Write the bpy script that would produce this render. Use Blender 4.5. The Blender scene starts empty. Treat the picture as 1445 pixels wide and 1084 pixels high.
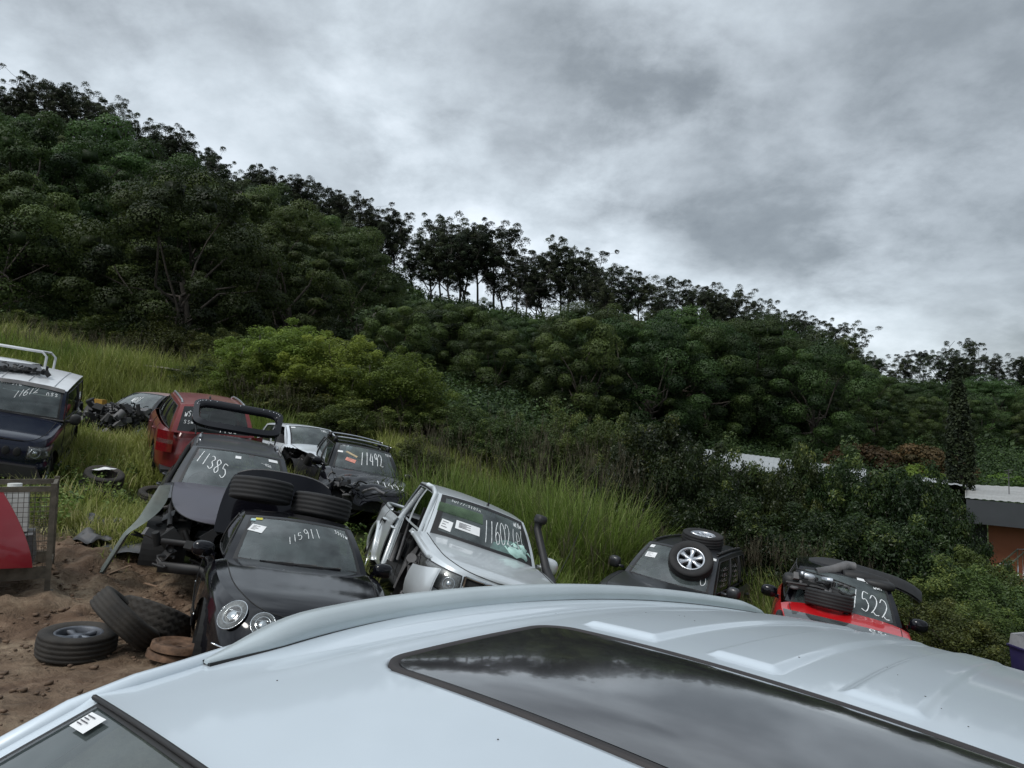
import bpy, math, random
import numpy as np
from mathutils import Vector, Matrix, Euler
R_ = math.radians
rng = np.random.default_rng(7); random.seed(7)
SC = bpy.context.scene; COL = SC.collection

# ------------------------------------------------------------------ camera, sky, sun, exposure
cam = bpy.data.cameras.new('camera'); cam.sensor_width = 36; cam.lens = 24.913
cam.clip_start = .05; cam.clip_end = 3000
camo = bpy.data.objects.new('camera', cam); COL.objects.link(camo)
camo.location = (0, 0, 2.1); camo.rotation_euler = (R_(92.2), 0, 0); SC.camera = camo
SC.view_settings.view_transform = 'Standard'; SC.view_settings.look = 'None'
SC.view_settings.exposure = 0.75; SC.view_settings.gamma = 1
SUN_EL, SUN_AZ = R_(58), R_(215)
sun = bpy.data.lights.new('sun', 'SUN'); sun.energy = 1.0; sun.angle = R_(14); sun.color = (1, .965, .92)
suno = bpy.data.objects.new('sun', sun); COL.objects.link(suno)
_d = Vector((math.sin(SUN_AZ) * math.cos(SUN_EL), math.cos(SUN_AZ) * math.cos(SUN_EL), math.sin(SUN_EL)))
suno.rotation_euler = _d.to_track_quat('Z', 'Y').to_euler(); suno.location = (0, 0, 40)

def make_world():
    w = bpy.data.worlds.new('World'); SC.world = w; w.use_nodes = True
    nt = w.node_tree; nt.nodes.clear(); N = nt.nodes.new; L = nt.links.new
    def math_(op, a, b=None, c=None):
        n = N('ShaderNodeMath'); n.operation = op
        for i, v in enumerate((a, b, c)):
            if v is None: continue
            if isinstance(v, (int, float)): n.inputs[i].default_value = v
            else: L(v, n.inputs[i])
        return n.outputs[0]
    def mapr(v, a, b, c, d, smooth=True):
        n = N('ShaderNodeMapRange'); n.interpolation_type = 'SMOOTHSTEP' if smooth else 'LINEAR'
        L(v, n.inputs[0])
        for i, q in enumerate((a, b, c, d)): n.inputs[i + 1].default_value = q
        return n.outputs[0]
    tc = N('ShaderNodeTexCoord'); sp = N('ShaderNodeSeparateXYZ'); L(tc.outputs['Generated'], sp.inputs[0])
    X, Y, Z = sp.outputs
    zz = math_('ADD', math_('MAXIMUM', Z, 0.0), .40)
    px = math_('DIVIDE', X, zz); py = math_('DIVIDE', Y, zz)
    cb = N('ShaderNodeCombineXYZ'); L(px, cb.inputs[0]); L(py, cb.inputs[1])
    def noise(scale, det, rough, dist, off, sx=1.0, sy=1.0):
        m = N('ShaderNodeMapping'); m.inputs['Location'].default_value = off; m.inputs['Scale'].default_value = (sx, sy, 1)
        L(cb.outputs[0], m.inputs[0])
        n = N('ShaderNodeTexNoise'); n.inputs['Scale'].default_value = scale; n.inputs['Detail'].default_value = det
        n.inputs['Roughness'].default_value = rough; n.inputs['Distortion'].default_value = dist
        L(m.outputs[0], n.inputs[0]); return n.outputs[0]
    n1 = noise(1.15, 4, .5, .3, (3.1, 1.7, 0))
    n2 = noise(3.2, 10, .60, .10, (0.4, 5.2, 0), 1.0, 1.0)
    n3 = noise(10.0, 6, .6, .1, (7.4, 2.2, 0))
    # direction of the darker cloud mass: to the right and high; a brighter gap low along the ridge
    az = math_('DIVIDE', X, math_('MAXIMUM', Y, .2))
    el = math_('DIVIDE', Z, math_('MAXIMUM', Y, .2))
    dk = math_('MULTIPLY', mapr(az, -.35, .15, 0, 1), mapr(math_('ADD', el, math_('MULTIPLY', az, .42)), .22, .46, 0, 1))
    v = math_('ADD', math_('MULTIPLY_ADD', n1, .40, .05), math_('ADD', math_('MULTIPLY_ADD', n2, .46, .03), math_('MULTIPLY', n3, .12)))
    # rounded billows: smooth cells whose outline is frayed by the noise
    wp = N('ShaderNodeVectorMath'); wp.operation = 'MULTIPLY_ADD'; cc = N('ShaderNodeCombineXYZ'); L(n2, cc.inputs[0]); L(n1, cc.inputs[1]); L(cc.outputs[0], wp.inputs[0]); wp.inputs[1].default_value = (.9, .9, 0); L(cb.outputs[0], wp.inputs[2])
    vo = N('ShaderNodeTexVoronoi'); vo.feature = 'SMOOTH_F1'; vo.inputs['Scale'].default_value = 2.6; vo.inputs['Smoothness'].default_value = .6; L(wp.outputs[0], vo.inputs['Vector'])
    v = math_('ADD', v, math_('MULTIPLY', math_('SUBTRACT', vo.outputs['Distance'], .38), .13))
    v = math_('SUBTRACT', v, math_('MULTIPLY', dk, .125))
    v = math_('ADD', v, math_('MULTIPLY', mapr(math_('ADD', el, math_('MULTIPLY', az, .42)), .20, .40, 1, 0), .055))
    cr = N('ShaderNodeValToRGB'); L(v, cr.inputs[0])
    e = cr.color_ramp.elements
    e[0].position = .34; e[0].color = (.125, .142, .158, 1)
    e[1].position = .78; e[1].color = (.68, .735, .79, 1)
    for p, c in ((.44, (.20, .225, .245)), (.52, (.31, .345, .375)), (.60, (.43, .48, .52)), (.68, (.56, .615, .665))):
        q = e.new(p); q.color = (*c, 1)
    zen = mapr(Z, .50, .80, .95, 1.6)
    mul = N('ShaderNodeVectorMath'); mul.operation = 'SCALE'; L(cr.outputs[0], mul.inputs[0]); L(zen, mul.inputs['Scale'])
    sky = N('ShaderNodeTexSky'); sky.sky_type = 'NISHITA'; sky.sun_disc = False
    sky.sun_elevation = SUN_EL; sky.sun_rotation = SUN_AZ
    sc = N('ShaderNodeVectorMath'); sc.operation = 'SCALE'; L(sky.outputs[0], sc.inputs[0]); sc.inputs['Scale'].default_value = .08
    mx = N('ShaderNodeMix'); mx.data_type = 'RGBA'; mx.inputs[0].default_value = .9
    L(sc.outputs[0], mx.inputs[6]); L(mul.outputs[0], mx.inputs[7])
    bg = N('ShaderNodeBackground'); bg.inputs[1].default_value = 1.0; L(mx.outputs[2], bg.inputs[0])
    out = N('ShaderNodeOutputWorld'); L(bg.outputs[0], out.inputs[0])
make_world()

PITCH = R_(2.2)
def at(px, py, d):
    """a place in the world, found from a sight line and its distance ahead"""
    f = np.array([0, math.cos(PITCH), math.sin(PITCH)]); u = np.array([0, -math.sin(PITCH), math.cos(PITCH)])
    v = f + np.array([1, 0, 0]) * (px - 722.5) / 1000 + u * (542 - py) / 1000
    return np.array([0, 0, 2.1]) + v * d / v[1]

# ------------------------------------------------------------------ helpers
def newmat(name):
    m = bpy.data.materials.new(name); m.use_nodes = True
    nt = m.node_tree; b = nt.nodes['Principled BSDF']; return m, nt, b
def setp(b, **k):
    names = dict(col='Base Color', rough='Roughness', metal='Metallic', coat='Coat Weight', crough='Coat Roughness', spec='Specular IOR Level', trans='Transmission Weight', ior='IOR', alpha='Alpha', sheen='Sheen Weight')
    for a, v in k.items():
        b.inputs[names[a]].default_value = (*v, 1) if a == 'col' else v
MATS = {}
def plain(name, col, rough=.5, metal=0., var=.15, scale=12., bump=0., coat=0., bscale=60., spec=.5, dirt=0.):
    """procedural material: base colour broken up by noise, a little roughness variation and optional bump / dust"""
    if name in MATS: return MATS[name]
    m, nt, b = newmat(name); setp(b, col=col, rough=rough, metal=metal, coat=coat, spec=spec)
    if coat: b.inputs['Coat Roughness'].default_value = .06
    N, L = nt.nodes.new, nt.links.new
    tc = N('ShaderNodeTexCoord'); n = N('ShaderNodeTexNoise'); n.inputs['Scale'].default_value = scale; n.inputs['Detail'].default_value = 6
    L(tc.outputs['Object'], n.inputs[0])
    mr = N('ShaderNodeMapRange'); mr.inputs[1].default_value = .3; mr.inputs[2].default_value = .7
    mr.inputs[3].default_value = 1 - var; mr.inputs[4].default_value = 1 + var; L(n.outputs[0], mr.inputs[0])
    mul = N('ShaderNodeVectorMath'); mul.operation = 'SCALE'; mul.inputs[0].default_value = col; L(mr.outputs[0], mul.inputs['Scale'])
    last = mul.outputs[0]
    if dirt:
        n2 = N('ShaderNodeTexNoise'); n2.inputs['Scale'].default_value = scale * .35; n2.inputs['Detail'].default_value = 9; n2.inputs['Roughness'].default_value = .65
        L(tc.outputs['Object'], n2.inputs[0])
        m2 = N('ShaderNodeMapRange'); m2.inputs[1].default_value = .42; m2.inputs[2].default_value = .72; m2.inputs[3].default_value = dirt * .2; m2.inputs[4].default_value = dirt; L(n2.outputs[0], m2.inputs[0])
        mx = N('ShaderNodeMix'); mx.data_type = 'RGBA'; L(m2.outputs[0], mx.inputs[0]); L(last, mx.inputs[6]); mx.inputs[7].default_value = (.20, .165, .125, 1)
        last = mx.outputs[2]
        m3 = N('ShaderNodeMapRange'); m3.inputs[1].default_value = 0; m3.inputs[2].default_value = 1; m3.inputs[3].default_value = rough; m3.inputs[4].default_value = .75
        L(m2.outputs[0], m3.inputs[0]); L(m3.outputs[0], b.inputs['Roughness'])
        if coat:
            m4 = N('ShaderNodeMapRange'); m4.inputs[3].default_value = .05; m4.inputs[4].default_value = .5
            L(m2.outputs[0], m4.inputs[0]); L(m4.outputs[0], b.inputs['Coat Roughness'])
    L(last, b.inputs['Base Color'])
    if bump:
        n3 = N('ShaderNodeTexNoise'); n3.inputs['Scale'].default_value = bscale; n3.inputs['Detail'].default_value = 5; L(tc.outputs['Object'], n3.inputs[0])
        bp = N('ShaderNodeBump'); bp.inputs['Strength'].default_value = bump; bp.inputs['Distance'].default_value = .02
        L(n3.outputs[0], bp.inputs['Height']); L(bp.outputs[0], b.inputs['Normal'])
    MATS[name] = m; return m
def glassmat(name, tint=(.30, .36, .35), refl=.10, haze=.10, hazecol=(.30, .34, .34), rough=.03):
    """car glass: tinted see-through layer with a mirror coat and a thin film of dust"""
    if name in MATS: return MATS[name]
    m, nt, b = newmat(name); nt.nodes.remove(b); N, L = nt.nodes.new, nt.links.new
    out = nt.nodes['Material Output']
    tr = N('ShaderNodeBsdfTransparent'); tr.inputs[0].default_value = (*tint, 1)
    df = N('ShaderNodeBsdfDiffuse'); df.inputs[0].default_value = (*hazecol, 1)
    gl = N('ShaderNodeBsdfGlossy'); gl.inputs[0].default_value = (1, 1, 1, 1); gl.inputs['Roughness'].default_value = rough
    tc = N('ShaderNodeTexCoord'); n = N('ShaderNodeTexNoise'); n.inputs['Scale'].default_value = 4; n.inputs['Detail'].default_value = 8; L(tc.outputs['Object'], n.inputs[0])
    mr = N('ShaderNodeMapRange'); mr.inputs[1].default_value = .3; mr.inputs[2].default_value = .75; mr.inputs[3].default_value = haze * .4; mr.inputs[4].default_value = haze * 1.9; L(n.outputs[0], mr.inputs[0])
    m1 = N('ShaderNodeMixShader'); L(mr.outputs[0], m1.inputs[0]); L(tr.outputs[0], m1.inputs[1]); L(df.outputs[0], m1.inputs[2])
    lw = N('ShaderNodeLayerWeight'); lw.inputs[0].default_value = .5
    pw = N('ShaderNodeMath'); pw.operation = 'POWER'; L(lw.outputs['Facing'], pw.inputs[0]); pw.inputs[1].default_value = 4.5
    ad = N('ShaderNodeMath'); ad.operation = 'MULTIPLY_ADD'; L(pw.outputs[0], ad.inputs[0]); ad.inputs[1].default_value = .85; ad.inputs[2].default_value = refl; ad.use_clamp = True
    m2 = N('ShaderNodeMixShader'); L(ad.outputs[0], m2.inputs[0]); L(m1.outputs[0], m2.inputs[1]); L(gl.outputs[0], m2.inputs[2])
    L(m2.outputs[0], out.inputs[0]); MATS[name] = m; return m
def leafmat(name, c0, c1, trans=.35, rough=.5, c2=None):
    if name in MATS: return MATS[name]
    m, nt, b = newmat(name); N, L = nt.nodes.new, nt.links.new
    at_ = N('ShaderNodeAttribute'); at_.attribute_name = 'v'
    oi = N('ShaderNodeObjectInfo')
    cr = N('ShaderNodeValToRGB'); cr.color_ramp.elements[0].color = (*c0, 1); cr.color_ramp.elements[1].color = (*c1, 1)
    cr.color_ramp.elements[0].position = .1; cr.color_ramp.elements[1].position = .8
    if c2: q = cr.color_ramp.elements.new(1.0); q.color = (*c2, 1)
    L(at_.outputs['Fac'], cr.inputs[0])
    hs = N('ShaderNodeHueSaturation')
    m1 = N('ShaderNodeMapRange'); m1.inputs[3].default_value = .462; m1.inputs[4].default_value = .518; L(oi.outputs['Random'], m1.inputs[0]); L(m1.outputs[0], hs.inputs['Hue'])
    mm = N('ShaderNodeMath'); mm.operation = 'MULTIPLY'; mm.inputs[1].default_value = 7.31; L(oi.outputs['Random'], mm.inputs[0])
    fr = N('ShaderNodeMath'); fr.operation = 'FRACT'; L(mm.outputs[0], fr.inputs[0])
    m2 = N('ShaderNodeMapRange'); m2.inputs[3].default_value = .62; m2.inputs[4].default_value = 1.45; L(fr.outputs[0], m2.inputs[0]); L(m2.outputs[0], hs.inputs['Value'])
    L(cr.outputs[0], hs.inputs['Color'])
    setp(b, rough=rough, spec=.25); L(hs.outputs[0], b.inputs['Base Color'])
    tl = N('ShaderNodeBsdfTranslucent'); L(hs.outputs[0], tl.inputs[0])
    mx = N('ShaderNodeMixShader'); mx.inputs[0].default_value = trans; L(b.outputs[0], mx.inputs[1]); L(tl.outputs[0], mx.inputs[2])
    L(mx.outputs[0], nt.nodes['Material Output'].inputs[0]); MATS[name] = m; return m

def tag(o, label=None, cat=None, group=None, kind=None):
    if label: o['label'] = label
    if cat: o['category'] = cat
    if group: o['group'] = group
    if kind: o['kind'] = kind
    return o
def thing(name, label, cat, loc=(0, 0, 0), rot=(0, 0, 0), group=None):
    o = bpy.data.objects.new(name, None); o.empty_display_size = .2; COL.objects.link(o)
    o.location = loc; o.rotation_euler = rot; return tag(o, label, cat, group)

class MB:
    def __init__(s): s.v = []; s.f = []; s.m = []; s.n = 0
    def add(s, V, F, mi=0):
        V = np.asarray(V, float).reshape(-1, 3); s.v.append(V)
        for f in F: s.f.append(tuple(int(i) + s.n for i in f)); s.m.append(mi)
        s.n += len(V); return s
    def grid(s, P, mi=0, closeu=False, closev=False, keep=None):
        P = np.asarray(P, float); a, b = P.shape[:2]; F = []
        for i in range(a if closeu else a - 1):
            for j in range(b if closev else b - 1):
                if keep is not None and not keep(i, j): continue
                i2, j2 = (i + 1) % a, (j + 1) % b
                F.append((i * b + j, i2 * b + j, i2 * b + j2, i * b + j2))
        return s.add(P.reshape(-1, 3), F, mi)
    def box(s, c, d, M=None, mi=0, taper=1.0):
        x, y, z = (q / 2 for q in d)
        V = np.array([(sx * x * (taper if sz > 0 else 1), sy * y * (taper if sz > 0 else 1), sz * z) for sx in (-1, 1) for sy in (-1, 1) for sz in (-1, 1)])
        if M is not None: V = V @ np.array(M).T
        V = V + np.asarray(c, float)
        return s.add(V, [(0, 1, 3, 2), (4, 6, 7, 5), (0, 4, 5, 1), (2, 3, 7, 6), (0, 2, 6, 4), (1, 5, 7, 3)], mi)
    def tube(s, pts, r, n=8, mi=0, caps=True, closed=False):
        P = np.asarray(pts, float); k = len(P); r = np.broadcast_to(np.asarray(r, float), (k,))
        T = np.gradient(P, axis=0) if not closed else (np.roll(P, -1, 0) - np.roll(P, 1, 0))
        T /= np.linalg.norm(T, axis=1)[:, None] + 1e-12
        up = np.array([0, 0, 1.]) if abs(T[0, 2]) < .9 else np.array([1., 0, 0])
        G = []
        a = np.cross(T[0], up); a /= np.linalg.norm(a)
        for i in range(k):
            a = a - T[i] * (a @ T[i]); a /= np.linalg.norm(a) + 1e-12; b = np.cross(T[i], a)
            t = np.arange(n) * 2 * math.pi / n
            G.append(P[i] + r[i] * (np.cos(t)[:, None] * a + np.sin(t)[:, None] * b))
        s.grid(np.array(G), mi, closeu=closed, closev=True)
        if caps and not closed:
            s.f.append(tuple(range(s.n - n, s.n))); s.m.append(mi)
            s.f.append(tuple(reversed(range(s.n - n * k, s.n - n * k + n)))); s.m.append(mi)
        return s
    def lathe(s, prof, n=40, axis='y', c=(0, 0, 0), mi=0, M=None):
        """prof: (radius, offset along axis)"""
        t = np.arange(n) * 2 * math.pi / n; G = []
        for r, h in prof:
            if axis == 'y': G.append(np.stack([r * np.cos(t), np.full(n, h), r * np.sin(t)], 1))
            elif axis == 'z': G.append(np.stack([r * np.cos(t), r * np.sin(t), np.full(n, h)], 1))
            else: G.append(np.stack([np.full(n, h), r * np.cos(t), r * np.sin(t)], 1))
        G = np.array(G)
        if M is not None: G = G @ np.array(M).T
        return s.grid(G + np.asarray(c, float), mi, closev=True)
    def ellip(s, c, r, n=16, mi=0, M=None, e=1.0):
        u = np.linspace(0, math.pi, n // 2 + 1); t = np.arange(n) * 2 * math.pi / n
        f = lambda q: np.sign(q) * np.abs(q) ** e
        G = np.stack([f(np.sin(u))[:, None] * f(np.cos(t))[None] * r[0], f(np.sin(u))[:, None] * f(np.sin(t))[None] * r[1], np.repeat(f(np.cos(u))[:, None], n, 1) * r[2]], 2)
        if M is not None: G = G @ np.array(M).T
        return s.grid(G + np.asarray(c, float), mi, closev=True)
    def build(s, name, mats, parent=None, smooth=True, attr=None, M=None, auto=None):
        V = np.concatenate(s.v) if s.v else np.zeros((0, 3))
        if M is not None: V = V @ np.array(M)[:3, :3].T + np.array(M)[:3, 3]
        me = bpy.data.meshes.new(name); me.from_pydata(V.tolist(), [], s.f)
        mats = mats if isinstance(mats, (list, tuple)) else [mats]
        for m in mats: me.materials.append(m)
        if len(mats) > 1: me.polygons.foreach_set('material_index', s.m)
        if smooth: me.polygons.foreach_set('use_smooth', [True] * len(s.f))
        if auto: me.set_sharp_from_angle(angle=R_(auto))
        me.validate(); me.update()
        o = bpy.data.objects.new(name, me); COL.objects.link(o)
        if parent is not None: o.parent = parent
        return o
def fastmesh(name, V, Q, v=None, mat=None, smooth=False, nrm=None):
    """numpy quads -> mesh, v = per vertex float attribute"""
    me = bpy.data.meshes.new(name); V = np.ascontiguousarray(V, np.float32).reshape(-1, 3); Q = np.ascontiguousarray(Q, np.int32)
    k = Q.shape[1]
    me.vertices.add(len(V)); me.vertices.foreach_set('co', V.ravel())
    me.loops.add(Q.size); me.loops.foreach_set('vertex_index', Q.ravel())
    me.polygons.add(len(Q)); me.polygons.foreach_set('loop_start', np.arange(len(Q), dtype=np.int32) * k)
    if smooth: me.polygons.foreach_set('use_smooth', np.ones(len(Q), bool))
    if v is not None:
        a = me.attributes.new('v', 'FLOAT', 'POINT'); a.data.foreach_set('value', np.ascontiguousarray(v, np.float32).ravel())
    me.update(calc_edges=True)
    if nrm is not None: me.polygons.foreach_set('use_smooth', np.ones(len(Q), bool)); me.normals_split_custom_set_from_vertices(nrm)
    if mat: me.materials.append(mat)
    return me
def link(name, me, parent=None):
    o = bpy.data.objects.new(name, me); COL.objects.link(o)
    if parent is not None: o.parent = parent
    return o
def spl(xs, ys, x):
    xs = np.asarray(xs, float); ys = np.asarray(ys, float)
    if xs[0] > xs[-1]: xs, ys = xs[::-1], ys[::-1]
    x = np.clip(np.asarray(x, float), xs[0], xs[-1]); m = np.gradient(ys, xs)
    i = np.clip(np.searchsorted(xs, x) - 1, 0, len(xs) - 2); h = xs[i + 1] - xs[i]; t = (x - xs[i]) / h
    return (2*t**3-3*t*t+1)*ys[i] + (t**3-2*t*t+t)*h*m[i] + (-2*t**3+3*t*t)*ys[i+1] + (t**3-t*t)*h*m[i+1]
def sstep(x, a, b): t = np.clip((np.asarray(x, float) - a) / (b - a), 0, 1); return t * t * (3 - 2 * t)
def rotm(roll, pitch, yaw): return np.array(Euler((R_(roll), R_(pitch), R_(yaw)), 'XYZ').to_matrix())

# ------------------------------------------------------------------ where the vehicles stand (position, roll/pitch/yaw in degrees)
POSE = dict(
    suv=((.107, .894, .011), (-4.37, -9.78, -128.3)),
    coupe=((-2.52, 7.54, -.41), (-11.9, -4.2, -66.8)),
    wagon=((-3.88, 9.39, .18), (-10.7, 2.2, -67.5)),
    black=((-3.35, 14.53, -.01), (-12.7, 3.0, -67.8)),
    hatch=((-5.10, 17.19, .31), (-7.3, .7, -53.4)),
    ute=((-1.03, 9.57, -.75), (-20.8, -1.0, -72.9)),
    darksuv=((2.66, 12.16, -1.85), (-8.7, -6.9, -119.3)),
    red=((4.58, 10.43, -1.77), (-8.9, -5.2, -111.0)),
    jimny=((-9.07, 12.87, 1.05), (-11.2, 10.0, -66.5)),
    redwagon=((-6.52, 14.56, 1.04), (5.7, -7.6, 119.1)),
    wreck=((-11.32, 21.94, 1.27), (-5.8, -.7, -101.2)))
# true size of each vehicle against the average car it was surveyed as
SIZE = dict(coupe=.93, wagon=1.13, ute=.97, black=1.06, redwagon=1.10, hatch=1.04)
for _k, _s in SIZE.items():
    (_x, _y, _z), _r = POSE[_k]; POSE[_k] = ((_x * _s, _y * _s, 2.1 + (_z - 2.1) * _s), _r)
def wpt(name, p):
    (t, r) = POSE[name]; return rotm(*r) @ np.array(p, float) * SIZE.get(name, 1) + np.array(t)

# ------------------------------------------------------------------ terrain
CP = [wpt(k, (x, y, 0)) for k in POSE for x in (-1.3, 1.3) for y in (-.75, .75)]
CP += [np.array(q, float) for q in ((-3.6, 6, -.02), (-6, 5, .18), (-6.8, 9.4, .62), (-5.1, 7.9, .06), (-5.8, 7.9, .16), (-8, 3, .45), (-4, 2, .1), (4, 0, -.7), (8, 4, -2), (12, 10, -3.2), (8, 14, -2.9),
      (5, 18, -2.7), (0, 14, -1.35), (1, 20, -1.1), (-3, 20, .6), (-10, 24, 2.3), (-16, 20, 2.9), (-14, 28, 3.2), (-20, 28, 4.4), (-6, 28, 2.2), (0, 30, -.6), (8, 28, -3.6),
      (18, 28, -5), (18, 16, -4.4), (-14, 11, 2.3), (-20, 2, 2), (0, -6, .3), (10, -6, -1.6), (-12, -6, 1.2), (-4.9, 11.5, .65))]
CP = np.array(CP)
def _U(r2): return .5 * r2 * np.log(r2 + 1e-9)
def _fit():
    P = CP[:, :2] / 10; n = len(P); K = _U(((P[:, None] - P[None]) ** 2).sum(2)) + np.eye(n) * .004
    A = np.zeros((n + 3, n + 3)); A[:n, :n] = K; A[:n, n] = 1; A[:n, n + 1:] = P; A[n, :n] = 1; A[n + 1:, :n] = P.T
    return np.linalg.solve(A, np.concatenate([CP[:, 2], np.zeros(3)]))
TW = _fit()
AZ = np.array([-1.0, -.72, -.65, -.57, -.40, -.22, -.12, .04, .18, .28, .38, .48, .52, .58, .72, 1.0])
DR = np.array([175, 170, 170, 168, 160, 148, 150, 150, 148, 140, 132, 128, 126, 120, 120, 120.])
GP = np.array([190, 215, 200, 245, 325, 385, 430, 448, 478, 505, 525, 545, 560, 562, 572, 590.])   # where the bare ridge would stand
ZF = np.array([5.6, 4.6, 4.3, 3.4, 2.2, 1.1, .6, -1.0, -2.8, -3.8, -4.5, -5, -5, -5.2, -5.5, -5.5])
def ground(x, y):
    x = np.asarray(x, float); y = np.asarray(y, float); sh = x.shape; x = x.ravel(); y = y.ravel()
    xc = np.clip(x, -20, 18) / 10; yc = np.clip(y, -6, 30) / 10
    z = TW[-3] + TW[-2] * xc + TW[-1] * yc
    n = len(CP)
    for i in range(n): z = z + TW[i] * _U((xc - CP[i, 0] / 10) ** 2 + (yc - CP[i, 1] / 10) ** 2)
    a = x / np.maximum(y, 6.); D = np.interp(a, AZ, DR); G = 2.1 + (580 - np.interp(a, AZ, GP)) / 1000 * D
    zf = np.interp(a, AZ, ZF); s = np.clip((y - 28) / (D - 28), 0, 1)
    pw = np.interp(a, [-.7, 0, .5], [1.7, 1.6, 2.0])
    far = zf + (G - zf) * s ** pw
    far = np.where(y > D, np.maximum(G - (y - D) * .35, -25), far)
    far = far + 1.2 * np.sin(x * .09 + 1) * np.sin(y * .075) * sstep(y, 40, 80)
    w = sstep(y, 24, 38); return (z * (1 - w) + far * w).reshape(sh)
def drop(px, py, h=0.):
    """where the sight line through a point meets the ground raised by h"""
    for d in np.arange(4, 60, .05):
        p = at(px, py, d)
        if p[2] <= gz(p[0], p[1]) + h: return p
    return p
def gz(x, y): return float(ground(np.array([x]), np.array([y]))[0])
def hashnoise(x, y, s, seed):
    """cheap smooth value noise"""
    r = np.random.default_rng(seed).random((64, 64)); u = x * s; v = y * s
    i = np.floor(u).astype(int); j = np.floor(v).astype(int); fu = u - i; fv = v - j
    fu = fu * fu * (3 - 2 * fu); fv = fv * fv * (3 - 2 * fv); g = lambda a, b: r[a % 64, b % 64]
    return (g(i, j) * (1 - fu) + g(i + 1, j) * fu) * (1 - fv) + (g(i, j + 1) * (1 - fu) + g(i + 1, j + 1) * fu) * fv
def mudmask(x, y):
    """1 where the yard is bare mud"""
    n = hashnoise(x, y, .9, 3) * 1.0 + hashnoise(x, y, 2.7, 4) * .5
    edge = 9.3 + (n - .75) * 1.5 - .22 * (x + 4.5)
    m = sstep(edge - y, -.35, .5)
    return m * (1 - sstep(x, 3.0, 4.5))
def make_ground():
    def axis(segs):
        o = []
        for a, b, s in segs: o += list(np.arange(a, b, s))
        return np.array(o + [segs[-1][1]])
    xs = axis([(-900, -300, 100), (-300, -100, 20), (-100, -24, 4), (-24, -9, .5), (-9, -1, .05), (-1, 12, .3), (12, 30, 1), (30, 100, 5), (100, 300, 20), (300, 900, 100)])
    ys = axis([(-600, -40, 70), (-40, -6, 4), (-6, 3.5, .4), (3.5, 10.5, .05), (10.5, 16, .2), (16, 32, .5), (32, 200, 3), (200, 900, 50)])
    X, Y = np.meshgrid(xs, ys, indexing='ij'); Z = ground(X, Y)
    m = mudmask(X, Y)
    rough = (hashnoise(X, Y, 2.2, 11) - .5) * .10 + (hashnoise(X, Y, 5.5, 12) - .5) * .07 + (hashnoise(X, Y, 13, 13) - .5) * .035
    # churned, lumpy strip at the head of the mud
    ch = sstep(Y, 6.3, 7.4) * (1 - sstep(Y, 9.5, 11))
    Z = Z + rough * (.45 + 1.3 * ch) * sstep(-X, .6, 1.6) * (X > -12)
    Z = Z - sstep(-Y, 100, 600) * 3
    a, b = X.shape; idx = np.arange(a * b).reshape(a, b)
    Q = np.stack([idx[:-1, :-1], idx[1:, :-1], idx[1:, 1:], idx[:-1, 1:]], 2).reshape(-1, 4)
    V = np.stack([X, Y, Z], 2)
    mt, nt, bs = newmat('ground'); N, L = nt.nodes.new, nt.links.new
    tc = N('ShaderNodeTexCoord')
    def ns(sc, det=8, r=.6, d=0.):
        n = N('ShaderNodeTexNoise'); n.inputs['Scale'].default_value = sc; n.inputs['Detail'].default_value = det; n.inputs['Roughness'].default_value = r; n.inputs['Distortion'].default_value = d
        L(tc.outputs['Object'], n.inputs[0]); return n.outputs[0]
    def ramp(v, *st):
        c = N('ShaderNodeValToRGB'); L(v, c.inputs[0]); e = c.color_ramp.elements
        e[0].position, e[0].color = st[0][0], (*st[0][1], 1); e[1].position, e[1].color = st[-1][0], (*st[-1][1], 1)
        for p, q in st[1:-1]: k = e.new(p); k.color = (*q, 1)
        return c.outputs[0]
    mud = ramp(ns(2.4, 10, .65, .3), (.30, (.060, .036, .023)), (.46, (.120, .075, .047)), (.58, (.185, .125, .083)), (.72, (.30, .225, .155)))
    dry = ramp(ns(9, 8, .7), (.35, (.13, .09, .058)), (.68, (.40, .32, .22)))
    mx = N('ShaderNodeMix'); mx.data_type = 'RGBA'; L(ramp(ns(.8, 5, .5), (.42, (0, 0, 0)), (.62, (.75, .75, .75))), mx.inputs[0]); L(mud, mx.inputs[6]); L(dry, mx.inputs[7])
    grs = ramp(ns(1.2, 8, .6), (.35, (.022, .030, .010)), (.65, (.060, .085, .024)))
    at_ = N('ShaderNodeAttribute'); at_.attribute_name = 'v'
    m2 = N('ShaderNodeMix'); m2.data_type = 'RGBA'; L(at_.outputs['Fac'], m2.inputs[0]); L(grs, m2.inputs[6]); L(mx.outputs[2], m2.inputs[7])
    L(m2.outputs[2], bs.inputs['Base Color']); setp(bs, rough=.82, spec=.3)
    bp = N('ShaderNodeBump'); bp.inputs['Strength'].default_value = .9; bp.inputs['Distance'].default_value = .03; L(ns(22, 9, .7), bp.inputs['Height'])
    b2 = N('ShaderNodeBump'); b2.inputs['Strength'].default_value = .8; b2.inputs['Distance'].default_value = .09; L(ns(5, 6, .6, .5), b2.inputs['Height']); L(bp.outputs[0], b2.inputs['Normal']); L(b2.outputs[0], bs.inputs['Normal'])
    o = link('ground', fastmesh('ground', V, Q, m, mt, True)); tag(o, kind='structure')
make_ground()

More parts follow.
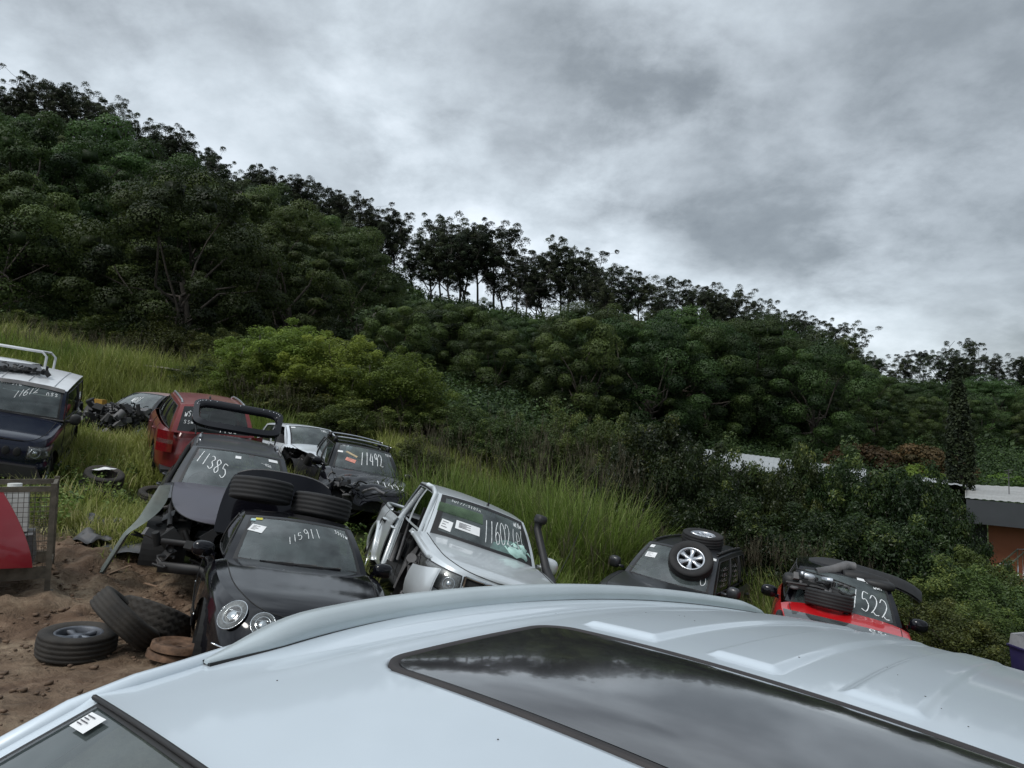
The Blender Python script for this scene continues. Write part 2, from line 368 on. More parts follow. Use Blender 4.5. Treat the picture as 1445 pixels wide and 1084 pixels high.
# ------------------------------------------------------------------ vegetation
def leafcloud(C, RX, RZ, n, size, v0, seed, up=.35, shell=.55, aspect=.6, vrange=.28, core=False):
    """leaf quads spread through clumps: C centres, RX/RZ radii, n leaves in each"""
    g = np.random.default_rng(seed); k = len(C); C0, RX0, RZ0 = C, RX, RZ; C = np.repeat(C, n, 0); RX = np.repeat(RX, n); RZ = np.repeat(RZ, n); vv = np.repeat(v0, n); m = len(C)
    d = g.normal(size=(m, 3)); d[:, 2] += up * 1.2; d /= np.linalg.norm(d, axis=1)[:, None]
    r = shell + (1 - shell) * g.random(m) ** .6 + .12 * (g.random(m) > .9)
    P = C + d * np.stack([RX, RX, RZ], 1) * r[:, None]
    nr = d * .9 + g.normal(size=(m, 3)) * .5 + np.array([0, 0, .35]); nr /= np.linalg.norm(nr, axis=1)[:, None]
    a = np.cross(nr, g.normal(size=(m, 3))); a /= np.linalg.norm(a, axis=1)[:, None]; b = np.cross(nr, a)
    s = size * (.6 + .8 * g.random(m))[:, None]
    N_ = d * .85 + nr * .45; N_ /= np.linalg.norm(N_, axis=1)[:, None]; leafcloud.N = np.repeat(N_, 4, 0).astype(np.float32)
    V = np.stack([P - a * s, P - b * s * aspect + nr * s * .12, P + a * s, P + b * s * aspect + nr * s * .12], 1)
    Q = np.arange(m * 4).reshape(m, 4)
    v = np.clip(vv + (g.random(m) - .5) * vrange, 0, 1); V = V.reshape(-1, 3); v = np.repeat(v, 4)
    if core:   # added opaque, darkened block inside each clump, keeps light from passing straight through
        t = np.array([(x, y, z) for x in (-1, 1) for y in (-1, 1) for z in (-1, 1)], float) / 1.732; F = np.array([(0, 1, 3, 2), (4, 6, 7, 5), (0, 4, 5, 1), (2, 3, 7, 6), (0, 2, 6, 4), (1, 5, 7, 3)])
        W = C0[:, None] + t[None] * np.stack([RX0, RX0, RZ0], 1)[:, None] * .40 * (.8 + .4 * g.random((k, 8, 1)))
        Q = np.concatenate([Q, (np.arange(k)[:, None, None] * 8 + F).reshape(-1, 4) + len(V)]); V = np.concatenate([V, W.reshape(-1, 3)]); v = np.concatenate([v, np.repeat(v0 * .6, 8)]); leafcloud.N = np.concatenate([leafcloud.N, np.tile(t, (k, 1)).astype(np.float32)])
    return V, Q, v
BARKS = dict(ridge=plain('silhouette_gum_bark', (.060, .055, .048), .9, var=.4, scale=1), gum=plain('gum_bark', (.16, .15, .13), .8, var=.5, scale=1.2), dark=plain('dark_bark', (.055, .045, .036), .9, var=.4, scale=2))  # ridge bark darkened so the stems read as silhouettes against the sky
def limb(mb, p, q, r0, r1, g, wig=.06, n=7):
    p = np.array(p, float); q = np.array(q, float); t = np.linspace(0, 1, n)[:, None]; L_ = np.linalg.norm(q - p)
    w = g.normal(size=3) * wig * L_; w2 = g.normal(size=3) * wig * .6 * L_
    P = p + (q - p) * t + w * np.sin(t * math.pi) + w2 * np.sin(t * 2 * math.pi)
    mb.tube(P, np.linspace(r0, r1, n), 6, caps=False); return P
def gum_proto(i, H=19., leaf=.30, n=80, low=.42, spread=1.0, kind='gum', lm=None, dens=1.0, small=False):
    """eucalypt: clean pole trunk, steep limbs, umbrella-shaped leaf clumps with sky between them"""
    g = np.random.default_rng(100 + i); mb = MB(); C, RX, RZ, VV = [], [], [], []
    fork = H * (low + .08 * g.random()); lean = g.normal(size=2) * H * .03
    top = np.array([lean[0], lean[1], fork]); limb(mb, (0, 0, -1.5), top, H * .014, H * .009, g, .02, 9)
    nl = int(5 + g.integers(0, 3))
    for k in range(nl):
        a = k / nl * 6.28 + g.random() * 1.0; up = (.50 + .50 * g.random()) if k else 1.0
        out = H * (.12 + .13 * g.random()) * spread * (1 if k else .2)
        s = top - np.array([0, 0, g.random() * H * .12])
        e = np.array([s[0] + math.cos(a) * out, s[1] + math.sin(a) * out, fork + (H - fork) * up * .88])
        P = limb(mb, s, e, H * .006, H * .0025, g, .09, 8)
        for j in range(int(5 * dens + g.integers(0, 4))):
            f = (.12 + .88 * g.random()) if small else (.45 + .55 * g.random()); b = P[int(f * 7)]; rr = H * .075 * spread
            c = b + np.array([g.normal() * rr, g.normal() * rr, g.random() * H * .06]) * 1.1
            limb(mb, b, c, H * .002, H * .001, g, .12, 4)
            r = H * ((.030 + .028 * g.random()) if small else (.045 + .035 * g.random())) * spread ** .5; C.append(c + np.array([0, 0, r * .3])); RX.append(r); RZ.append(r * (.6 + .5 * g.random())); VV.append(.15 + .7 * g.random())
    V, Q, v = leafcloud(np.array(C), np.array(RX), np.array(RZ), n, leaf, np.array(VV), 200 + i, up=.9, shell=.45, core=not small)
    trunk = mb.build('trunk', BARKS['ridge' if small else 'gum']); me = trunk.data; bpy.data.objects.remove(trunk)
    return me, fastmesh('crown', V, Q, v, lm, nrm=leafcloud.N)
def dense_proto(i, H=14., W=9., leaf=.26, n=150, lobes=55, lm=None, low=.12, bark='dark', domed=.75):
    """closed crown: leafy lobes heaped over a dome and hanging low"""
    g = np.random.default_rng(300 + i); mb = MB(); C, RX, RZ, VV = [], [], [], []
    limb(mb, (0, 0, -1.5), (0, 0, H * .5), H * .02, H * .012, g, .03, 7)
    cz = H * (.5 + low / 2); rz = H * (1 - low) / 2
    sub = g.normal(size=(5, 3)); sub[:, 2] = np.abs(sub[:, 2]); sub /= np.linalg.norm(sub, axis=1)[:, None]
    for k in range(lobes):
        u = -1 + 2 * ((k + .5) / lobes); u = u if u > 0 else u * .9; a = k * 2.39996 + g.random() * .5
        s = math.sqrt(1 - u * u); d = np.array([s * math.cos(a), s * math.sin(a), u])
        bump = 1 + .22 * max(0, (sub @ d).max() - .6) / .4 - .14 * g.random()
        sh = 1.0 if u > 0 else (1 - .12 * u * u)
        c = np.array([d[0] * W / 2 * .86 * bump * sh, d[1] * W / 2 * .86 * bump * sh, cz + d[2] * rz * .88 * bump])
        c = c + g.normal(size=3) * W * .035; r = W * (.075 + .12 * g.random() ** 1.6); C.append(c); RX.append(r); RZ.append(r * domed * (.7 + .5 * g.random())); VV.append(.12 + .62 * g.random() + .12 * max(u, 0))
        if k % 4 == 0: limb(mb, (0, 0, H * (.25 + .25 * g.random())), c, H * .007, H * .002, g, .08, 5)
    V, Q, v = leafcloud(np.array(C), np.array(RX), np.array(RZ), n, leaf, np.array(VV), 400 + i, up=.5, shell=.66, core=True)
    trunk = mb.build('trunk', BARKS[bark]); me = trunk.data; bpy.data.objects.remove(trunk)
    return me, fastmesh('crown', V, Q, v, lm, nrm=leafcloud.N)
def place_tree(proto, name, x, y, s, label, cat, group, sz=1.0, z=None, sink=.3):
    z = gz(x, y) if z is None else z
    t = thing(name, label, cat, (x, y, z - sink), (0, 0, random.random() * 6.28), group); t.scale = (s, s, s * sz)
    a = link('trunk', proto[0], t); b = link('crown', proto[1], t); return t

LM_G = leafmat('gum_leaves', (.022, .036, .018), (.078, .110, .042), .3, .5)
LM_R = leafmat('ridge_gum_leaves', (.016, .024, .013), (.050, .068, .032), .25, .5)
LM_D = leafmat('forest_leaves', (.018, .034, .013), (.066, .110, .030), .3, .5, (.10, .15, .04))
LM_Y = leafmat('pale_leaves', (.040, .068, .014), (.15, .225, .040), .45, .5, (.22, .30, .06))
LM_B = leafmat('shrub_leaves', (.010, .019, .008), (.038, .064, .019), .3, .38, (.13, .16, .04))
LM_O = leafmat('rusty_leaves', (.035, .034, .014), (.11, .070, .030), .3, .6)
LM_C = leafmat('cypress_leaves', (.012, .020, .010), (.036, .052, .020), .2, .6)

SKX = [-200, 0, 70, 120, 200, 320, 400, 500, 560, 600, 700, 800, 900, 1000, 1080, 1120, 1200, 1240, 1290, 1360, 1430, 1700]
SKY_ = [100, 118, 100, 130, 165, 225, 245, 272, 290, 300, 322, 345, 385, 402, 430, 442, 458, 515, 487, 480, 505, 530]
CPX = [-200, 0, 70, 200, 320, 450, 530, 550, 640, 760, 900, 1000, 1100, 1200, 1240, 1300, 1430, 1700]
CPY = [140, 150, 150, 200, 250, 300, 330, 412, 420, 440, 430, 440, 460, 480, 530, 530, 545, 560]
def height_to(x, y, py): return 2.1 + (580 - py) / 1000 * y - gz(x, y)
_T = ['', 'twenty', 'thirty', 'forty', 'fifty', 'sixty', 'seventy']; _U1 = ['', 'first', 'second', 'third', 'fourth', 'fifth', 'sixth', 'seventh', 'eighth', 'ninth', 'tenth', 'eleventh', 'twelfth', 'thirteenth', 'fourteenth', 'fifteenth', 'sixteenth', 'seventeenth', 'eighteenth', 'nineteenth']
def ordn(n): return _U1[n] if n < 20 else (_T[n // 10 - 1] + '-' + _U1[n % 10] if n % 10 else _T[n // 10 - 1][:-1] + 'ieth')
def forest():
    ridge = [gum_proto(i, 19, .11, 230, .17 + .08 * (i % 4), .85 + .12 * (i % 3), lm=LM_R, dens=3.6, small=True) for i in range(7)]
    gums = [gum_proto(10 + i, 17, .095, 620, .30, 1.2, lm=LM_G, dens=1.7) for i in range(4)]
    dens = [dense_proto(i, 13 + 2 * (i % 3), 9.5 + (i % 2) * 2, .090, 1000, 60, LM_D, low=.04) for i in range(6)]
    g = np.random.default_rng(5); n = 0
    # pole-stemmed gums standing on the crest, seen against the sky
    px = -95.; cnt = {}
    while px < 1530:
        a = (px - 722.5) / 1000; D = float(np.interp(a, AZ, DR)); y = D * (.97 + .06 * g.random()); x = a * y
        s = height_to(x, y, np.interp(px, SKX, SKY_) + abs(g.normal()) * 10 - 14 + 16 * (g.random() > .7)) / 18.6
        s = max(s, .3)
        side = 'left crest' if px < 540 else ('middle crest' if px < 960 else ('right crest' if px < 1245 else 'far right knoll'))
        cnt[side] = cnt.get(side, 0) + 1
        place_tree(ridge[(n * 3 + int(g.random() * 3)) % 7], 'gum_tree', x, y, s, '%s thin-stemmed gum from the left, standing on the %s against sky' % (ordn(cnt[side]), side), 'tree', 'gum trees on the ' + side)
        px += (9 + 13 * g.random()) * (1.8 if 545 < px < 600 else 1); n += 1
    # the wooded slope: a closed canopy, thinned with distance so that every tree still shows
    P = []
    tries = 0
    while len(P) < 230 and tries < 60000:
        tries += 1
        a = -.92 + 1.76 * g.random(); D = float(np.interp(a, AZ, DR)); y0 = float(np.interp(a, [-.8, -.35, -.05, .15, .45, .8], [37, 40, 48, 50, 60, 58]))
        y = y0 + (D - 5 - y0) * g.random() ** .8; x = a * y
        sp = 4.6 + y * .026
        if all((x - q[0]) ** 2 + (y - q[1]) ** 2 > sp * sp for q in P): P.append((x, y))
    P.sort(key=lambda q: q[0] / q[1])
    for i, (x, y) in enumerate(P):
        a = x / y; D = float(np.interp(a, AZ, DR)); near = (y - 45) / (D - 45)
        gm = g.random() < (.42 if a < .2 else .3) and near > .3; px = 722.5 + 1000 * a
        H0 = 15.6 if gm else (13 + 2 * ((i % 6) % 3)); s = .75 + .38 * g.random()
        cap = height_to(x, y, np.interp(px, CPX, CPY) + 4 + 26 * g.random() ** 2) / H0
        if cap < .34: continue
        s = min(s, cap)
        band = 'lower' if near < .25 else ('middle' if near < .6 else 'upper')
        where = 'left hillside' if a < -.25 else ('central hillside' if a < .2 else 'right valley side')
        key = (gm, band, where); cnt[key] = cnt.get(key, 0) + 1; o_ = ordn(cnt[key])
        if gm: place_tree(gums[i % 4], 'gum_tree', x, y, s, '%s grey-green domed gum from the left in the %s %s wood' % (o_, band, where), 'tree', 'gum trees in the %s %s wood' % (band, where))
        else: place_tree(dens[i % 6], 'forest_tree', x, y, s, '%s dark round-crowned tree from the left in the %s %s wood' % (o_, band, where), 'tree', 'round trees in the %s %s wood' % (band, where))
    # big individual trees at the foot of the hill
    big = [dense_proto(20 + i, 13, 11, .065, 1300, 80, LM_D, low=.05) for i in range(3)]
    for px, py, y, s, pi, lab in ((835, 440, 66, 1.05, 0, 'broad dark tree with yellowish top just right of the centre of the hill foot'),
                              (960, 452, 62, 1.1, 1, 'large dark tree behind the row of shrubs and the long pale roof'),
                              (1050, 462, 66, 1.15, 2, 'wide dark rounded tree behind the left end of the long pale roof'),
                              (640, 440, 64, 1.1, 1, 'dark spreading tree below the gap of sky in the middle of the ridge'),
                              (560, 500, 58, .85, 2, 'dark tree with low skirt behind the pale green bush'),
                              (735, 500, 56, .9, 0, 'dark low tree at the hill foot between two larger crowns'),
                              (60, 292, 88, 1.1, 2, 'large rounded tree lighter than its neighbours on the left hillside'),
                              (265, 330, 86, 1.05, 0, 'domed green tree on the left hillside under the crest'),
                              (440, 320, 82, 1.05, 1, 'tall domed green tree on the left hillside with sky behind its right side'),
                              (1130, 500, 74, .9, 1, 'dark tree above the right part of the long pale roof'),
                              (1265, 540, 84, .9, 0, 'dark tree left of the tall cypress in the valley'),
                              (1400, 540, 80, .9, 2, 'dark tree right of the tall cypress behind the shed roof')):
        p = at(px, py, y); H = 13 * s; zg = gz(p[0], y); sz = max((p[2] - zg) / H, .5)
        s2 = s * max(1, min(sz, 1.35)) if sz > 1 else s
        t = place_tree(big[pi], 'broadleaf_tree', p[0], y, s2, lab, 'tree', None, sz=(p[2] - zg + .3) / (13 * s2))
    # understorey so that no bare soil shows between the stems
    g = np.random.default_rng(9)
    U_ = []
    for m, ya, yb, n_, sz in ((1500, 36, 64, 190, .10), (4200, 60, 0, 60, .22)):
        a = -.95 + 1.9 * g.random(m); Dm = np.interp(a, AZ, DR) + 4 if not yb else np.full(m, yb); y = ya + (Dm - ya) * np.sqrt(g.random(m)); x = a * y
        C = np.stack([x, y, ground(x, y) + .7 + 1.0 * g.random(m)], 1); r = 1.4 + 1.0 * g.random(m)
        U_.append(leafcloud(C, r, r * .8, n_, sz, .1 + .5 * g.random(m), 77, up=.5, core=True))
    V = np.concatenate([u[0] for u in U_]); Q = np.concatenate([U_[0][1], U_[1][1] + len(U_[0][0])]); v = np.concatenate([u[2] for u in U_])
    tag(link('undergrowth', fastmesh('undergrowth', V, Q, v, LM_D)), 'dark undergrowth filling the slope between the forest trees', 'undergrowth', kind='stuff')
    # pale bare limbed trees on the left half of the wood
    for k, (px, py, y, H, lab) in enumerate(((437, 452, 62, 5.5, 'pale-stemmed gum with forked grey trunk on the dark left hillside'),
                                       (510, 478, 52, 4.5, 'bare pale forked stem standing right of the bright green bush'),
                                       (185, 340, 86, 7, 'slender pale-limbed tree in front of the left hillside, twin stems'))):
        g2 = np.random.default_rng(60 + k); p = at(px, py, y); mb = MB(); z0 = gz(p[0], y); x0 = p[0]; top = p[2]
        base = np.array([0, 0, -1.0]); C = []
        for j in range(4):
            e = np.array([(j - 1.5) * H * .2 + g2.normal() * .3, g2.normal() * .6, top - z0 + H * (.25 + .25 * g2.random())])
            P = limb(mb, base + np.array([0, 0, (top - z0) * .6]) if j else base, e, (.12 if j == 0 else .07), .025, g2, .07, 9)
            for q in range(3):
                e2 = P[5 + q] + g2.normal(size=3) * H * .10 + np.array([0, 0, H * .1]); limb(mb, P[5 + q], e2, .05, .02, g2, .1, 5); C.append(e2)
        t = thing('gum_tree', lab, 'tree', (x0, y, z0)); mb.build('trunk', plain('pale_bark', (.23, .215, .185), .8, var=.3, scale=2), t)
        C = np.array(C); V, Q, v = leafcloud(C, np.full(len(C), .75), np.full(len(C), .45), 60, .13, .3 + .5 * g2.random(len(C)), 90 + k, up=.7); link('crown', fastmesh('crown', V, Q, v, LM_G), t)
forest()

def shrub_proto(i, H, W, leaf, n, lobes, lm, low=0., spray=.0):
    g = np.random.default_rng(500 + i); mb = MB(); C, RX, VV = [], [], []
    for k in range(7):
        a = k * .9; limb(mb, (math.cos(a) * .08, math.sin(a) * .08, -.3), (math.cos(a) * W * .28, math.sin(a) * W * .28, H * (.6 + .3 * g.random())), .035, .012, g, .08, 6)
    for k in range(lobes):
        d = g.normal(size=3); d[2] = abs(d[2]) * 1.15 - .35; d /= np.linalg.norm(d); q = g.random() ** .4
        c = np.array([d[0] * W * .42 * q, d[1] * W * .42 * q, H * .48 + d[2] * H * .42 * q]); r = W * (.075 + .06 * g.random())
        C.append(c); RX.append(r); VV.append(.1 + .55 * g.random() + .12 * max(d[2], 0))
        if k % 3 == 0:   # upright leading shoots give the ragged outline
            for j in range(2): C.append(c + d * r * (.6 + .4 * j) + g.normal(size=3) * r * .3); RX.append(r * (.55 - .1 * j)); VV.append(.45 + .4 * g.random())
        if k % 5 == 0: limb(mb, (0, 0, H * .25), c, .018, .006, g, .1, 5)
    C = np.array(C); RX = np.array(RX)
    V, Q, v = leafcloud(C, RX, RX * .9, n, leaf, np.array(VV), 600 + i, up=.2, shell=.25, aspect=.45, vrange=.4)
    zt = np.percentile(V[:, 2], 99.3); V[:, 2] *= H / zt; q = np.percentile(np.abs(V[:, 0]), 98.5); V[:, :2] *= W / 2 / q
    trunk = mb.build('stem', BARKS['dark']); me = trunk.data; bpy.data.objects.remove(trunk)
    return me, fastmesh('foliage', V, Q, v, lm)
def place_shrub(proto, name, px, pytop, y, W, label, group=None, H0=3., W0=3., cat='shrub'):
    p = at(px, pytop, y); z = gz(p[0], y); H = p[2] - z
    t = thing(name, label, cat, (p[0], y, z - .15), (0, 0, random.random() * 6.28), group); t.scale = (W / W0, W / W0, (H + .15) / H0)
    link('stem', proto[0], t); link('foliage', proto[1], t); return t
def shrubs():
    hedge = [shrub_proto(i, 3, 3, .032, 190, 150, LM_B) for i in range(4)]
    bright = [shrub_proto(10 + i, 3, 3, .028, 210, 130, LM_Y) for i in range(2)]
    mid = [shrub_proto(20 + i, 3, 3, .030, 190, 110, leafmat('bank_leaves', (.020, .034, .010), (.078, .112, .028), .3, .45, (.17, .20, .05))) for i in range(2)]
    L = [  # px, top py, distance, width
        (925, 598, 17.5, 3.2, 'dark glossy-leaved shrub beside the tall seeding grass'), (965, 636, 16.5, 2.2, 'low dark shrub filling in right of the tallest hedge shrub'),
        (1035, 630, 17, 2.3, 'dark shrub overlapping the left end of the long pale roof'), (1085, 666, 16.5, 2.0, 'low dark shrub under the middle of the long pale roof'),
        (1130, 638, 17, 2.0, 'narrow dark shrub poking above the long pale roof'), (1172, 668, 16.6, 1.8, 'short dark shrub at the right end of the long pale roof'),
        (1215, 638, 17, 3.0, 'tall dark shrub just right of the long pale roof'), (1265, 665, 16, 2.4, 'dark shrub left of the cypress'),
        (1320, 694, 15.5, 2.1, 'dark shrub in front of the cypress foot'), (1010, 700, 15.2, 2.3, 'dark lower shrub behind the dark car with wheels on it'),
        (1100, 718, 14.8, 2.5, 'dark lower shrub above the red car roof'), (1190, 725, 14.4, 2.7, 'dark lower shrub up the bank behind the red car'), (1255, 735, 13.8, 2.6, 'dark shrub behind the right door mirror of the red car')]
    for i, (px, py, y, W, lab) in enumerate(L): place_shrub(hedge[i % 4], 'shrub', px, py, y, W, lab, 'dark shrubs in the hedge row')
    for i, (px, py, y, W, lab) in enumerate(((1310, 800, 12.2, 2.3, 'mid-green weedy bush above the right mirror of the red car'), (1385, 806, 12.4, 2.5, 'mid-green weedy bush below the orange-walled shed'),
            (1400, 850, 10.8, 1.9, 'low weedy bush left of the blue bin'), (1330, 850, 10.6, 1.7, 'low weedy bush right of the red car'), (1462, 836, 12.5, 2.4, 'weedy bush behind the blue bin'), (1370, 778, 14, 2.4, 'weedy bush under the shed stairs'), (1440, 806, 14.6, 2.2, 'weedy bush in front of the orange shed wall'))):
        place_shrub(mid[i % 2], 'bush', px, py, y, W, lab, None, cat='bush')
    for i, (px, py, y, W, lab) in enumerate(((400, 462, 25, 4.6, 'bright green bush, left and tallest of the pale clump behind the cars'), (465, 476, 24.5, 4.0, 'bright green bush in the middle of the pale clump behind the cars'),
            (550, 500, 24, 4.2, 'bright green bush, right end of the pale clump behind the cars'), (358, 500, 24, 3.2, 'low bright green bush at the left foot of the pale clump'))):
        place_shrub(bright[i % 2], 'bush', px, py, y, W, lab, None, cat='bush')
    for i, (px, py, y, W, lab) in enumerate(((300, 505, 27, 3.0, 'dull green bush at the top of the grassy bank left of the pale clump'), (420, 535, 23, 3.4, 'shaded bush behind the raised tailgate'), (490, 560, 22, 3.0, 'shaded bush behind the black car with roof bars'),
            (600, 560, 24, 3.2, 'dull green bush right of the pale clump'), (665, 570, 23, 3.0, 'dull green bush behind the left tall grass clump'), (730, 585, 22, 2.6, 'dull green bush between the two tall grass clumps'),
            (790, 575, 23, 3.2, 'dull green bush behind the right tall grass clump'), (855, 590, 22, 2.8, 'dull green bush left of the dark hedge row'), (235, 445, 36, 5, 'dark bush on the wood edge above the grassy bank'), (20, 440, 36, 5, 'dark bush on the wood edge at the far left'),
            (120, 440, 38, 5.5, 'dark bush on the wood edge above the blue vehicle roof'), (330, 470, 36, 4.5, 'dark bush on the wood edge behind the pale clump'), (580, 610, 17.5, 2.0, 'shaded bush behind the silver pickup'))):
        place_shrub(mid[i % 2], 'bush', px, py, y, W, lab, None, cat='bush')
    # valley bushes and the rusty-topped trees beyond the shed
    rusty = dense_proto(40, 6, 7, .13, 260, 60, LM_O, low=.1); pale = dense_proto(41, 5, 6, .13, 220, 50, LM_Y, low=0)
    for px, py, y, s, pr, lab in ((1225, 628, 52, .9, rusty, 'rusty-brown topped tree left of the cypress'), (1305, 628, 50, .8, rusty, 'rusty-brown topped tree touching the cypress'), (1290, 655, 44, .6, pale, 'pale green small tree beside the cypress, above the shed roof'), (1400, 668, 50, .7, pale, 'pale green small tree behind the shed roof')):
        p = at(px, py, y); z = gz(p[0], y); t = place_tree(pr, 'small_tree', p[0], y, s, lab, 'tree', None, sz=1.0, z=p[2] - 6 * s * (1 if pr is rusty else .83)); 
    # cypress
    g = np.random.default_rng(8); p = at(1352, 528, 30); z = gz(p[0], 30); H = p[2] - z; k = 420; u = g.random(k) ** .8
    rad = .62 * np.minimum(1, (1 - u) * 2.6 + .10) * (.55 + .45 * np.minimum(1, u * 6)); a = g.random(k) * 6.28
    C = np.stack([np.cos(a) * rad * .7, np.sin(a) * rad * .7, u * H], 1)
    V, Q, v = leafcloud(C, np.full(k, .17), np.full(k, .45), 46, .06, g.random(k), 12, up=1.2, shell=.3)
    t = thing('cypress_tree', 'tall narrow dark cypress standing in front of the shed at the right', 'tree', (p[0], 30, z))
    link('crown', fastmesh('crown', V, Q, v, LM_C), t); mb = MB(); mb.tube([(0, 0, -.5), (0, 0, H * .5), (0, 0, H * .9)], [.14, .08, .02], 8); mb.build('trunk', BARKS['dark'], t)
shrubs()

def blades(P, h, w, lean, az, seg=4, curl=1.0, seed=1):
    """arched tapering grass blades as quads"""
    n = len(P); t = np.linspace(0, 1, seg + 1); d = np.stack([np.cos(az), np.sin(az), 0 * az], 1); s = np.stack([-np.sin(az), np.cos(az), 0 * az], 1)
    th = lean[:, None] * (t[None] * .5 + curl * t[None] ** 2 * .8)
    dx = np.cumsum(np.concatenate([np.zeros((n, 1)), np.sin(th[:, 1:])], 1), 1) / seg; dz = np.cumsum(np.concatenate([np.zeros((n, 1)), np.cos(th[:, 1:])], 1), 1) / seg
    C = P[:, None] + h[:, None, None] * (dx[..., None] * d[:, None] + dz[..., None] * np.array([0, 0, 1.]))
    wd = w[:, None] * (1 - t[None] ** 1.6 * .93); V = np.stack([C - s[:, None] * wd[..., None] / 2, C + s[:, None] * wd[..., None] / 2], 2)
    base = np.arange(n)[:, None, None] * (seg + 1) * 2 + np.arange(seg)[None, :, None] * 2
    Q = (base + np.array([0, 1, 3, 2])).reshape(-1, 4); return V.reshape(-1, 3), Q, np.repeat(np.tile(t, (n, 1)), 2, 1).reshape(-1), C
def incar(x, y):
    """true where a vehicle or the tyre pile covers the ground"""
    m = np.zeros(len(x), bool)
    for k, (t, r) in POSE.items():
        c, s = math.cos(R_(r[2])), math.sin(R_(r[2])); dx, dy = x - t[0], y - t[1]; u = dx * c + dy * s; v = -dx * s + dy * c
        m |= (np.abs(u) < (2.9 if k == 'ute' else 2.2)) & (np.abs(v) < .72)
    return m
def grass():
    g = np.random.default_rng(21)
    LG = leafmat('bank_grass', (.14, .16, .040), (.33, .37, .09), .4, .5, (.55, .50, .24)); LS = leafmat('seeding_grass', (.090, .145, .025), (.27, .38, .075), .4, .5, (.46, .46, .20))
    LH = leafmat('grass_seed_heads', (.070, .070, .040), (.16, .15, .09), .3, .7)
    Vs, Qs, vs = [], [], []; n0 = 0
    # the bank of knee-high grass
    N = 490000; y = 7.2 + 27 * g.random(N) ** .75; a = -.92 + 1.57 * g.random(N); x = a * y
    dn = hashnoise(x, y, .7, 31) * .6 + hashnoise(x, y, 2.3, 32) * .4
    keep = (g.random(N) > mudmask(x, y) * 1.02) & ~incar(x, y) & (g.random(N) < .60 + dn * .8) & ~((x > 5) & (y < 11))
    keep &= g.random(N) < np.clip(9. / y, .30, 1.) * 1.1
    x, y, dn = x[keep], y[keep], dn[keep]; n = len(x); P = np.stack([x, y, ground(x, y) - .02], 1)
    far = sstep(y, 16, 26); fr = sstep(x, -9, -4)
    h = (.22 + .30 * g.random(n) + .30 * dn) * (1 + 1.1 * far * (1 - fr * .4)) * np.where(mudmask(x, y) > .05, .6, 1)
    h *= np.where((x < -1.8) & (y < 11), .8, 1) * (.55 + .9 * hashnoise(x, y, 1.1, 36))
    h *= 1 - .62 * (np.hypot((x + 10.2) / 1.9, (y - 18.6) / 2.2) < 1); h *= 1 - .5 * (np.hypot((x + 5.6) / 1.4, (y - 12.6) / 1.4) < 1); h *= 1 - .65 * (np.hypot((x + 2.3) / 1.3, (y - 12.2) / 1.5) < 1); _d = drop(140, 694, .11); h *= 1 - .75 * (np.hypot(x - _d[0], (y - _d[1] + .5) / 1.3) < .75)
    w = (.010 + .007 * g.random(n)) * (1 + y / 22)
    V, Q, t, C = blades(P, h, w, .35 + 1.1 * g.random(n) ** 1.5, g.random(n) * 6.28, 3)
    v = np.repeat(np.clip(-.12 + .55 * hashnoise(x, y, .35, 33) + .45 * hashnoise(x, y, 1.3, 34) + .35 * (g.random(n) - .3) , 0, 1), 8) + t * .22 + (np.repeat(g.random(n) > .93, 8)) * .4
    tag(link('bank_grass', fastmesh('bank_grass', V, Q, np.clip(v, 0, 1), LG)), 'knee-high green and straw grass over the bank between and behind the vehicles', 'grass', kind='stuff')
    # tall seeding grass, in dense arching tussocks: centre px, distance, spread, height
    tus = [(625, 15, 1.2, 2.1), (665, 14.5, 1.1, 2.2), (700, 15.5, 1.2, 2.3), (600, 17, 1.2, 2.0), (745, 15.5, 1.0, 2.2), (780, 14, 1.1, 2.5), (815, 13.6, 1.1, 2.8), (850, 14, 1.1, 2.8), (880, 14.8, 1.0, 2.7), (830, 15.5, 1.3, 3.0), (770, 16.5, 1.3, 2.9),
           (900, 13.5, .9, 1.7), (935, 13.6, .9, 1.5), (740, 13.2, .9, 1.4), (860, 12.8, .8, 1.3), (690, 13, .9, 1.3), (370, 21, 1.0, 2.1), (395, 20.5, .9, 2.0), (340, 22, 1.0, 1.9),
           (1045, 13.6, 1.0, 1.6), (1085, 13.4, 1.0, 1.7), (1125, 13, 1.0, 1.7), (1165, 12.8, .9, 1.6), (1200, 12.6, .9, 1.5), (1070, 12.2, .7, 1.0), (1110, 12, .7, 1.0), (980, 14, .8, 1.5), (1240, 12.4, .9, 1.2),
           (130, 27, 1.4, 1.5), (60, 26, 1.4, 1.4), (200, 28, 1.4, 1.5), (10, 26, 1.4, 1.4), (255, 28, 1.3, 1.4), (95, 28, 1.3, 1.5), (30, 28, 1.3, 1.5), (165, 29, 1.3, 1.5), (800, 12.4, .8, .9), (880, 12.0, .7, .8)]
    for k in range(75):
        yy = 11.6 + 7 * g.random(); xx = -4.2 + 8.6 * g.random()
        if incar(np.array([xx]), np.array([yy]))[0] or math.hypot(xx + 2.4, yy - 12.3) < 1.7: continue
        tus.append((722.5 + 1000 * xx / yy, yy, .35 + .3 * g.random(), .7 + .9 * g.random() ** 2))
    for k in range(60):
        yy = 12 + 16 * g.random(); xx = (-.75 + .45 * g.random()) * yy
        if incar(np.array([xx]), np.array([yy]))[0] or (yy < 21 and -13 < xx < -5): continue
        tus.append((722.5 + 1000 * xx / yy, yy, .4 + .5 * g.random(), .6 + .6 * g.random()))
    V2, Q2, v2 = [], [], []; n2 = 0; V3, Q3, v3 = [], [], []; n3 = 0
